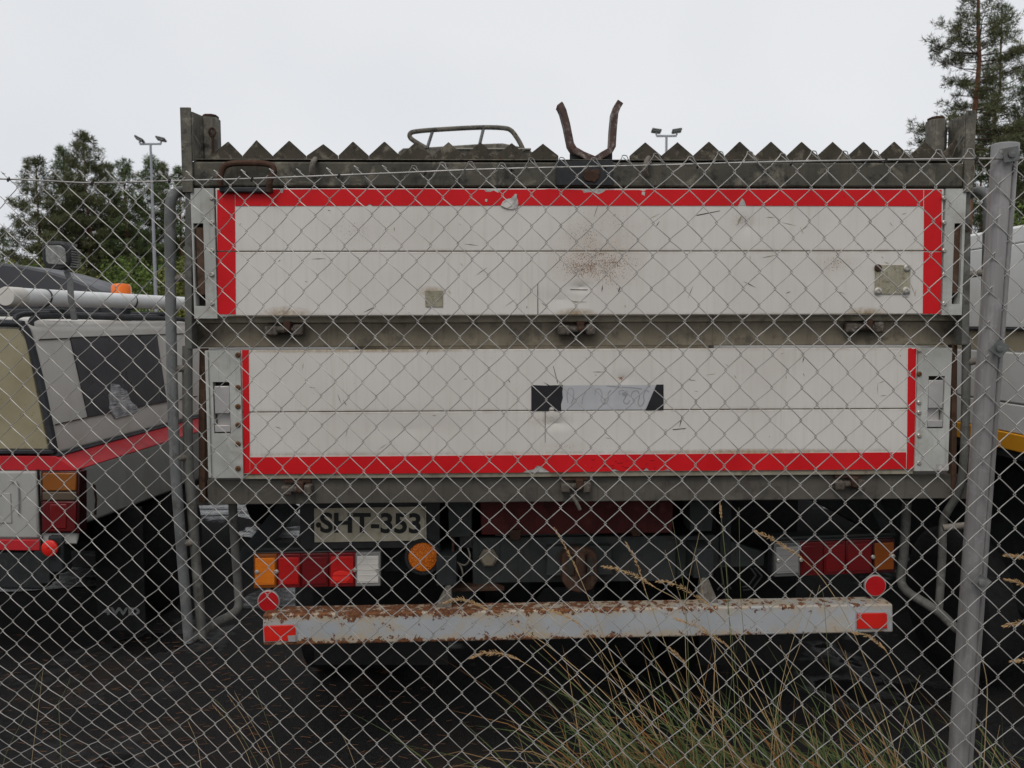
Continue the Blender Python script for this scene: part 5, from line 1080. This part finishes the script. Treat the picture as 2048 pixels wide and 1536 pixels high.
def pine(px, ptop, d, label, crown0, rad, dens, mat, lean=0.0, trunk_r=0.16, tuft=0.34, seed=1, nper=9, profile=None, hole=0.0):
    rg = np.random.default_rng(seed)
    top = depth_pt(px, ptop, d); H = top.z
    T = empty('pine_tree', Matrix.Translation((top.x, top.y, 0)), label, 'pine tree', 'pine trees')
    n = 14; tz = np.linspace(0, 1, n)
    sway = np.cumsum(rg.normal(0, 0.05, (n, 2)), 0) * (H / 14); sway -= sway[0] * 1
    def trunk(t): return np.array([np.interp(t, tz, sway[:, 0]) - sway[-1, 0] * t + lean * (1 - t) * 1.0, np.interp(t, tz, sway[:, 1]) - sway[-1, 1] * t, H * t])
    pts = [tuple(trunk(t)) for t in tz]
    MB().tube(pts, [trunk_r * (1 - 0.9 * t) + 0.012 for t in tz], 9).build('trunk', M['bark'], T)
    limbs = MB(); C = []; Dv = []
    nb = int(dens * 1.6)
    prof = profile or (lambda u: (1 - u) ** 0.75 * (0.55 + 0.45 * min(1, u * 4)) + 0.06)
    for i in range(nb):
        u = (i + rg.uniform(0, 1)) / nb; t = crown0 + (1 - crown0) * u * 0.985
        if rg.random() < hole and u < 0.7: continue
        a = i * 2.399 + rg.normal(0, 0.5); L_ = rad * prof(u) * rg.uniform(0.55, 1.2)
        o = trunk(t); dirv = np.array([math.cos(a), math.sin(a), 0.0]); rise = 0.05 + 0.75 * u ** 2 + rg.normal(0, 0.12)
        P_ = [o]
        for k in range(1, 6):
            s = k / 5; P_.append(o + dirv * L_ * s + np.array([0, 0, L_ * (rise * s - 0.25 * (1 - u) * s * (1 - s)) + 0.05 * L_ * s * s]) + rg.normal(0, 0.03 * L_, 3) * s)
        br = max(0.012, 0.028 * L_ * 0.6)
        limbs.tube([tuple(p) for p in P_], [br * (1 - 0.8 * k / 5) for k in range(6)], 4, False)
        ns = max(3, int(L_ * 5))
        for k in range(ns):
            s = rg.uniform(0.25, 1.0) ** 0.75; j = min(4, int(s * 5)); f_ = s * 5 - j; p = P_[j] * (1 - f_) + P_[j + 1] * f_
            sa = rg.uniform(0, 2 * math.pi); sl_ = rg.uniform(0.15, 0.42) * L_ * (1.15 - s) + 0.12
            sdv = unit((dirv * 0.7 + np.array([math.cos(sa), math.sin(sa), rg.uniform(-0.15, 0.5)]))[None])[0]
            e = p + sdv * sl_
            if sl_ > 0.3: limbs.tube([tuple(p), tuple((p + e) / 2 + rg.normal(0, 0.02, 3)), tuple(e)], [br * 0.4, br * 0.3, 0.004], 3, False)
            m_ = max(2, int(sl_ * 9))
            for q in np.linspace(0.35, 1.0, m_):
                C.append(p + sdv * sl_ * q + rg.normal(0, 0.07, 3)); Dv.append(sdv + np.array([0, 0, 0.5]))
    limbs.build('limbs', M['bark2'], T, smooth=60)
    C = np.array(C); Dv = unit(np.array(Dv))
    raw_mesh('crown', needles(C, Dv, nper, tuft, tuft * 0.12), None, mat, T)
    return len(C) * nper
tr_n = 0
LP = [(70, 316, 54, 'sparse leftmost pine of the grove behind the pickup', 0.30, 2.3, 60, 'pine', 0.35),
      (127, 298, 58, 'green pine just left of the tallest pine in the grove', 0.34, 1.9, 70, 'pine2', 0.25),
      (168, 270, 56, 'tallest pine of the left grove, with a pointed thin top', 0.36, 2.6, 84, 'pine', 0.2),
      (214, 330, 61, 'pine directly right of the tallest one in the grove', 0.30, 2.2, 70, 'pine', 0.2),
      (246, 324, 57, 'pale open-topped pine left of the near light pole', 0.26, 2.2, 70, 'pine2', 0.3),
      (299, 316, 59, 'green pine standing right behind the near light pole', 0.26, 2.2, 80, 'pine2', 0.2),
      (322, 328, 63, 'pine between the near light pole and the truck ladder', 0.28, 2.0, 64, 'pine', 0.2),
      (357, 334, 60, 'slim pine half hidden by the truck corner post', 0.24, 1.5, 60, 'pine2', 0.3),
      (4, 470, 68, 'small far pine at the left edge of the picture', 0.1, 1.8, 44, 'pine2', 0.1),
      (-60, 380, 62, 'pine standing just outside the left edge', 0.3, 2.3, 60, 'pine', 0.2)]
for i, (px, py, d, lb, c0, rd, dn, mt, hl) in enumerate(LP[:9]):
    tr_n += pine(px, py, d, lb, c0 * 0.8, rd * 1.25, dn * 1.2, M[mt], seed=20 + i, hole=hl * 0.6, tuft=0.33, nper=13)
tr_n += pine(1960, -150, 38, 'tall reddish-trunked pine rising above the right corner post', 0.45, 3.4, 74, M['pine'], lean=0.0, trunk_r=0.22, tuft=0.25, seed=51, nper=14, hole=0.0,
             profile=lambda u: 0.9 * (1 - u) ** 0.6 * (0.75 + 0.25 * math.sin(u * 17)) + 0.08)
tr_n += pine(2004, 10, 43, 'darker pine close behind the tall reddish-trunked pine', 0.25, 2.8, 70, M['pine2'], trunk_r=0.18, tuft=0.27, seed=52, nper=14)
tr_n += pine(2090, 60, 40, 'pine at the right edge, its branches reaching into the picture', 0.15, 3.0, 80, M['pine'], trunk_r=0.2, tuft=0.3, seed=53, nper=11)
tr_n += pine(1968, 250, 52, 'low dark pine behind the fence post, under the tall pine', 0.06, 2.6, 60, M['pine2'], trunk_r=0.14, tuft=0.34, seed=54, nper=9)
tr_n += pine(2040, 235, 50, 'bushy young pine right of the fence post', 0.05, 2.8, 60, M['pine'], trunk_r=0.14, tuft=0.34, seed=55, nper=9)

def bush(px, ptop, d, rx, label, mat, seed):
    rg = np.random.default_rng(seed); top = depth_pt(px, ptop, d); H = top.z
    T = empty('bush', Matrix.Translation((top.x, top.y, 0)), label, 'bush', 'bushes along the tree line')
    st = MB(); C = []
    for i in range(16):
        a = rg.uniform(0, 6.28); r_ = rx * rg.uniform(0.2, 1.0); h = H * rg.uniform(0.5, 1.0) * (1 - 0.35 * (r_ / rx) ** 2)
        e = np.array([math.cos(a) * r_, math.sin(a) * r_, h]); s = np.array([e[0] * 0.12, e[1] * 0.12, 0.0]); md = (s + e) / 2 + np.array([e[0] * 0.12, e[1] * 0.12, 0.15])
        st.tube([tuple(s), tuple(md), tuple(e)], [0.03, 0.02, 0.006], 5, False)
        for k in range(70):
            q = rg.uniform(0.2, 1.05); p = (s * (1 - q) ** 2 + 2 * md * q * (1 - q) + e * q * q); C.append(p + rg.normal(0, 0.24, 3) * np.array([1, 1, 0.8]))
    st.build('stems', M['bark2'], T, smooth=60)
    C = np.array(C); C = np.repeat(C, 5, 0) + rg.normal(0, 0.09, (len(C) * 5, 3)); C[:, 2] = np.abs(C[:, 2]) + 0.02
    n = len(C); u = unit(rg.normal(0, 1, (n, 3))); v = unit(np.cross(u, rg.normal(0, 1, (n, 3)))); s = rg.uniform(0.05, 0.10, (n, 1))
    V = np.stack([C - u * s, C + v * s * 0.55, C + u * s, C - v * s * 0.55], 1)
    raw_mesh('leaves', V, None, mat, T, 4)
BL = [(28, 520, 40, 1.6, 'leafy green bush left of the work light, at the tree line', 'leafy'), (92, 512, 44, 1.5, 'bush behind the work light on the pickup', 'leaf'), (160, 510, 41, 1.5, 'yellowing bush just right of the work light', 'leafy'),
      (212, 500, 45, 1.6, 'green bush above the orange beacon', 'leaf'), (262, 506, 41.5, 1.5, 'green bush left of the near light pole foot', 'leaf'), (316, 500, 44, 1.6, 'green bush right of the near light pole foot', 'leaf'),
      (362, 512, 41, 1.3, 'yellowing bush beside the truck ladder', 'leafy'), (-30, 515, 43, 1.6, 'bush at the left edge of the picture', 'leaf'), (1985, 400, 36, 1.8, 'green bush behind the white van roof', 'leaf'), (2070, 395, 36, 2.0, 'bush at the right edge above the van', 'leaf')]
for i, (px, py, d, rx, lb, mt) in enumerate(BL): bush(px, py, d, rx, lb, M[mt], 80 + i)

# ================================================================== GRASS, STALKS, LITTER
def blade_ribbon(P_, w0, fold=0.25):
    V = []; n = len(P_)
    for i, p in enumerate(P_):
        t = (P_[min(i + 1, n - 1)] - P_[max(i - 1, 0)]); s = t.cross(Vector((0.25, -1, 0.1))).normalized() * w0 * (1 - (i / (n - 1)) ** 2 * 0.95)
        V += [p - s, p + s]
    return V
def grass():
    m = MB(); rg = random.Random(11)
    def tussock(cx, cy, n, hmin, hmax, lean, spread):
        for i in range(int(n * 0.8)):
            x, y = cx + rg.gauss(0, spread), cy + rg.gauss(0, spread * 0.45)
            y = max(y, 2.0 - 0.17 * x + 0.06); h = rg.uniform(hmin, hmax); a = lean + rg.gauss(0, 0.75); out = h * rg.uniform(0.2, 0.95)
            dx, dy = math.cos(a) * out, math.sin(a) * out * 0.55; P_ = []
            if y + dy < 2.03 - 0.17 * (x + dx): dy = abs(dy)
            droop = rg.uniform(0.0, 0.75) * h
            for k in range(6):
                s = k / 5; P_.append(Vector((x + dx * s ** 1.5, y + dy * s ** 1.5, h * s - droop * s ** 3)))
            V = blade_ribbon(P_, rg.uniform(0.0014, 0.0040)); m.cur = rg.choices((0, 1, 2), (0.6, 0.26, 0.14))[0]
            m.add(V, [(2 * j, 2 * j + 1, 2 * j + 3, 2 * j + 2) for j in range(5)])
    for cx, cy, n, a, b, ln, sp in ((0.42, 2.25, 170, 0.35, 0.72, 2.6, 0.16), (0.62, 2.3, 230, 0.35, 0.78, 2.7, 0.16), (0.82, 2.3, 200, 0.3, 0.66, 2.6, 0.14), (1.05, 2.25, 200, 0.3, 0.62, 2.5, 0.16), (1.3, 2.2, 220, 0.3, 0.62, 2.4, 0.16), (1.55, 2.15, 140, 0.3, 0.6, 2.3, 0.15),
                                    (0.22, 2.3, 70, 0.25, 0.5, 2.8, 0.14)):
        tussock(cx, cy, n, a, b, ln, sp)
    o = m.build('grass', [M['blade_g'], M['blade_d'], M['blade_o']], None, smooth=0)
    kind(o, 'stuff', 'tangle of green and dry grass blades along the fence foot')
grass()
def stalk(label, head, stem, d, green=False, fat=1.0, i=0):
    """head: pixels tip..base of the seed head; stem: pixels from the head down; all standing at distance d between fence and truck"""
    rg = random.Random(100 + i)
    P_ = [depth_pt(a, b, d) for a, b in list(head) + list(stem)]
    last = P_[-1]
    if last.z > 0: P_.append(Vector((last.x + (last.x - P_[-2].x) * 0.5, last.y, 0.0)))
    base = P_[-1].copy(); T = empty('grass_stalk', Matrix.Translation(base), label, 'grass stalk', 'dry grass stalks by the fence')
    P_ = [p - base for p in P_]; nh = len(head)
    pth = smoothpath(P_, 6); n = len(pth)
    MB().tube(pth[::-1], [0.0014 - 0.0008 * k / (n - 1) for k in range(n)], 5).build('stem', M['greenstem' if green else 'straw'], T, smooth=60)
    hd = pth[:6 * (nh - 1) + 1]; m = MB()
    L_ = sum((hd[k + 1] - hd[k]).length for k in range(len(hd) - 1))
    for k in range(int(120 * fat)):
        q = rg.random(); f_ = q * (len(hd) - 1); j = min(len(hd) - 2, int(f_)); p = hd[j].lerp(hd[j + 1], f_ - j); t = (hd[max(0, j - 1)] - hd[j + 1]).normalized()
        rad = 0.0068 * fat * math.sin(math.pi * min(1, q * 0.9 + 0.08)) + 0.0008
        o = Vector((rg.gauss(0, 1), rg.gauss(0, 1), rg.gauss(0, 1))); o = (o - t * o.dot(t)).normalized() * rad * rg.uniform(0.3, 1.0)
        ln = rg.uniform(0.006, 0.012); s = t.cross(o).normalized() * rg.uniform(0.0009, 0.0015); c = p + o * 0.4; e = p + o * 1.4 + t * ln; mid = c.lerp(e, 0.45); up = o.normalized() * 0.0012
        m.add([c, mid + s, e, mid - s, mid + up, mid - up], [(0, 1, 4), (1, 2, 4), (2, 3, 4), (3, 0, 4), (1, 0, 5), (2, 1, 5), (3, 2, 5), (0, 3, 5)])
    m.build('seed_head', M['seed'], T, smooth=0)
ST = [('arched stalk whose seed head crosses left of the tow coupling grass, above bumper middle', [(1205, 1133), (1240, 1140), (1280, 1156), (1312, 1176)], [(1370, 1212), (1440, 1300), (1540, 1450), (1590, 1560)], 2.28, 1.1),
      ('arched stalk with a plump seed head just above the bumper, right of the coupling', [(1312, 1162), (1350, 1168), (1395, 1195), (1425, 1217)], [(1470, 1270), (1520, 1360), (1580, 1560)], 2.3, 1.1),
      ('stalk with its seed head in front of the right tail lamp', [(1512, 1063), (1545, 1078), (1580, 1100), (1607, 1119)], [(1650, 1165), (1700, 1250), (1760, 1400), (1800, 1560)], 2.25, 1.05),
      ('stalk bending left with its seed head over the bumper under the amber lamp', [(888, 1206), (915, 1199), (945, 1205), (980, 1222)], [(1030, 1250), (1120, 1310), (1240, 1420), (1330, 1560)], 2.3, 1.05),
      ('low arching stalk with its seed head just under the bumper', [(940, 1316), (970, 1306), (1010, 1309), (1047, 1325)], [(1110, 1370), (1200, 1450), (1280, 1560)], 2.3, 1.1),
      ('stalk with a thin seed head lying across the rusty middle of the bumper', [(1085, 1218), (1115, 1225), (1145, 1240), (1168, 1258)], [(1215, 1320), (1290, 1430), (1350, 1560)], 2.3, 0.8),
      ('arching stalk with a long seed head over the grey right half of the bumper', [(1350, 1237), (1390, 1252), (1430, 1275), (1462, 1300)], [(1500, 1360), (1545, 1460), (1570, 1560)], 2.25, 1.15),
      ('short stalk with a seed head just below the bumper in the grass clump', [(1340, 1297), (1352, 1308), (1365, 1322), (1376, 1338)], [(1410, 1400), (1450, 1480), (1475, 1560)], 2.25, 0.8),
      ('thin reddish upright stalk left of the tow coupling', [(1110, 1058), (1128, 1090), (1146, 1124), (1160, 1155)], [(1195, 1240), (1240, 1360), (1290, 1500), (1300, 1560)], 2.3, 0.6),
      ('thin reddish stalk between the coupling and the right frame rail', [(1250, 1082), (1266, 1110), (1280, 1145), (1292, 1185)], [(1320, 1260), (1370, 1400), (1400, 1560)], 2.3, 0.65),
      ('stalk with a seed head right below the bumper end reflector', [(1705, 1266), (1735, 1272), (1760, 1290), (1776, 1308)], [(1800, 1360), (1830, 1450), (1850, 1560)], 2.2, 0.75),
      ('stalk with an upright seed head close against the fence post', [(1948, 1228), (1946, 1255), (1951, 1285), (1962, 1312)], [(1974, 1370), (1972, 1450), (1966, 1560)], 2.02, 1.0),
      ('topmost stalk reaching in from the right edge', [(2010, 1111), (2030, 1113), (2050, 1116), (2075, 1122)], [(2110, 1160), (2130, 1300), (2120, 1560)], 2.15, 0.9),
      ('second stalk from the top at the right edge', [(2012, 1159), (2032, 1164), (2052, 1172), (2075, 1182)], [(2100, 1220), (2115, 1340), (2110, 1560)], 2.15, 0.9),
      ('third stalk from the top at the right edge', [(2008, 1253), (2028, 1247), (2050, 1244), (2078, 1250)], [(2100, 1290), (2105, 1400), (2090, 1560)], 2.12, 0.9),
      ('lowest seed head at the right edge', [(2024, 1323), (2040, 1321), (2060, 1324), (2080, 1332)], [(2095, 1370), (2090, 1450), (2080, 1560)], 2.12, 0.8),
      ('tall thin green stalk with a small upright head beside the right frame rail', [(1440, 1008), (1441, 1020), (1442, 1030), (1443, 1040)], [(1452, 1130), (1460, 1260), (1470, 1420), (1470, 1560)], 2.3, 0.5)]
for i, (lb, hd, st, d, ft) in enumerate(ST): stalk(lb, hd, st, d, i == 16, ft, i)
EX = [((1345, 1040), (1370, 1200), (1378, 1400), (1370, 1560)), ((1400, 1060), (1372, 1200), (1375, 1380), (1390, 1560)), ((1330, 1100), (1380, 1260), (1420, 1420), (1440, 1560)), ((1478, 1015), (1482, 1200), (1500, 1400), (1500, 1560)), ((1640, 1170), (1600, 1290), (1560, 1400), (1545, 1560)),
      ((1625, 1180), (1580, 1300), (1550, 1440), (1540, 1560)), ((1640, 1175), (1648, 1200), (1660, 1350), (1690, 1560)), ((1230, 1290), (1290, 1400), (1350, 1560)), ((1150, 1240), (1230, 1360), (1310, 1470), (1360, 1560)), ((1060, 1290), (1170, 1390), (1270, 1500), (1320, 1580)), ((1560, 1290), (1600, 1400), (1640, 1560)),
      ((1390, 1110), (1420, 1260), (1440, 1400), (1450, 1560)), ((1440, 1120), (1465, 1280), (1480, 1420), (1490, 1560)), ((1840, 1350), (1810, 1440), (1790, 1560)), ((2000, 1450), (1990, 1500), (1975, 1580)), ((1130, 1380), (1180, 1460), (1210, 1560)), ((1200, 1300), (1230, 1420), (1250, 1560)), ((1690, 1300), (1720, 1420), (1760, 1560)),
      ((420, 1392), (450, 1420), (500, 1500), (530, 1560)), ((455, 1390), (490, 1440), (530, 1520), (545, 1570)), ((470, 1385), (500, 1440), (535, 1500), (560, 1570)), ((510, 1372), (530, 1430), (555, 1500), (570, 1570)), ((425, 1410), (460, 1450), (495, 1510), (510, 1570)), ((660, 1440), (690, 1480), (720, 1560)),
      ((80, 1350), (50, 1430), (15, 1500), (0, 1560)), ((86, 1340), (75, 1430), (62, 1536), (60, 1580)), ((375, 1440), (395, 1490), (405, 1560)), ((140, 1358), (128, 1385), (120, 1400), (118, 1420))]
def stems():
    for half, lb in ((0, 'loose dry stems leaning in the grass clump before the bumper'), (1, 'few loose dry stems at the lower left of the fence')):
        m = MB()
        for k, e in enumerate(EX):
            if (e[0][0] < 800) != bool(half): continue
            d = 2.22 + 0.12 * ((k * 7) % 5) / 5 if not half else 2.75
            P_ = [depth_pt(a, b, d) for a, b in e]; l = P_[-1]
            if l.z > 0: P_.append(Vector((l.x, l.y, 0)))
            pth = smoothpath(P_, 5); n = len(pth); m.cur = 0 if k % 3 else 1
            m.tube(pth[::-1], [0.0013 - 0.0008 * q / (n - 1) for q in range(n)], 5)
            if half:
                for q in range(8):
                    p = pth[min(q // 2 + 0, n - 1)]; m.add([p, p + Vector((0.004, 0, -0.012)), p + Vector((-0.003 - 0.002 * (q % 3), 0.002, 0.01))], [(0, 1, 2)])
        kind(m.build('dry_stems', [M['straw'], M['greenstem']], None, smooth=60), 'stuff', lb)
stems()
def litter():
    n = 1600; x = rng.uniform(-2.6, 1.0, n); y = rng.uniform(2.4, 5.2, n) ; y = 2.4 + (y - 2.4) * rng.uniform(0, 1, n) ** 0.6
    keep = (rng.uniform(0, 1, n) < np.where(x < -0.3, 1.0, 0.25)); x, y = x[keep], y[keep]; n = len(x)
    a = rng.uniform(-0.6, 0.6, n) + np.where(rng.uniform(0, 1, n) < 0.3, rng.uniform(-1.5, 1.5, n), 0); l = rng.uniform(0.008, 0.024, n); w_ = rng.uniform(0.0005, 0.0012, n)
    c, s = np.cos(a), np.sin(a); z = np.full(n, 0.006)
    A = np.stack([x - c * l, y - s * l, z], 1); Bq = np.stack([x + c * l, y + s * l, z + 0.002], 1); nx = np.stack([-s * w_, c * w_, np.zeros(n)], 1); up = np.stack([np.zeros(n), np.zeros(n), w_ * 1.6], 1)
    V = np.concatenate([np.stack([A - nx, Bq - nx, Bq + up, A + up], 1), np.stack([A + up, Bq + up, Bq + nx, A + nx], 1)], 0)
    o = raw_mesh('pine_litter', V, None, M['needle'], None, 4); kind(o, 'stuff', 'scattered brown pine needles on the wet asphalt')
litter()
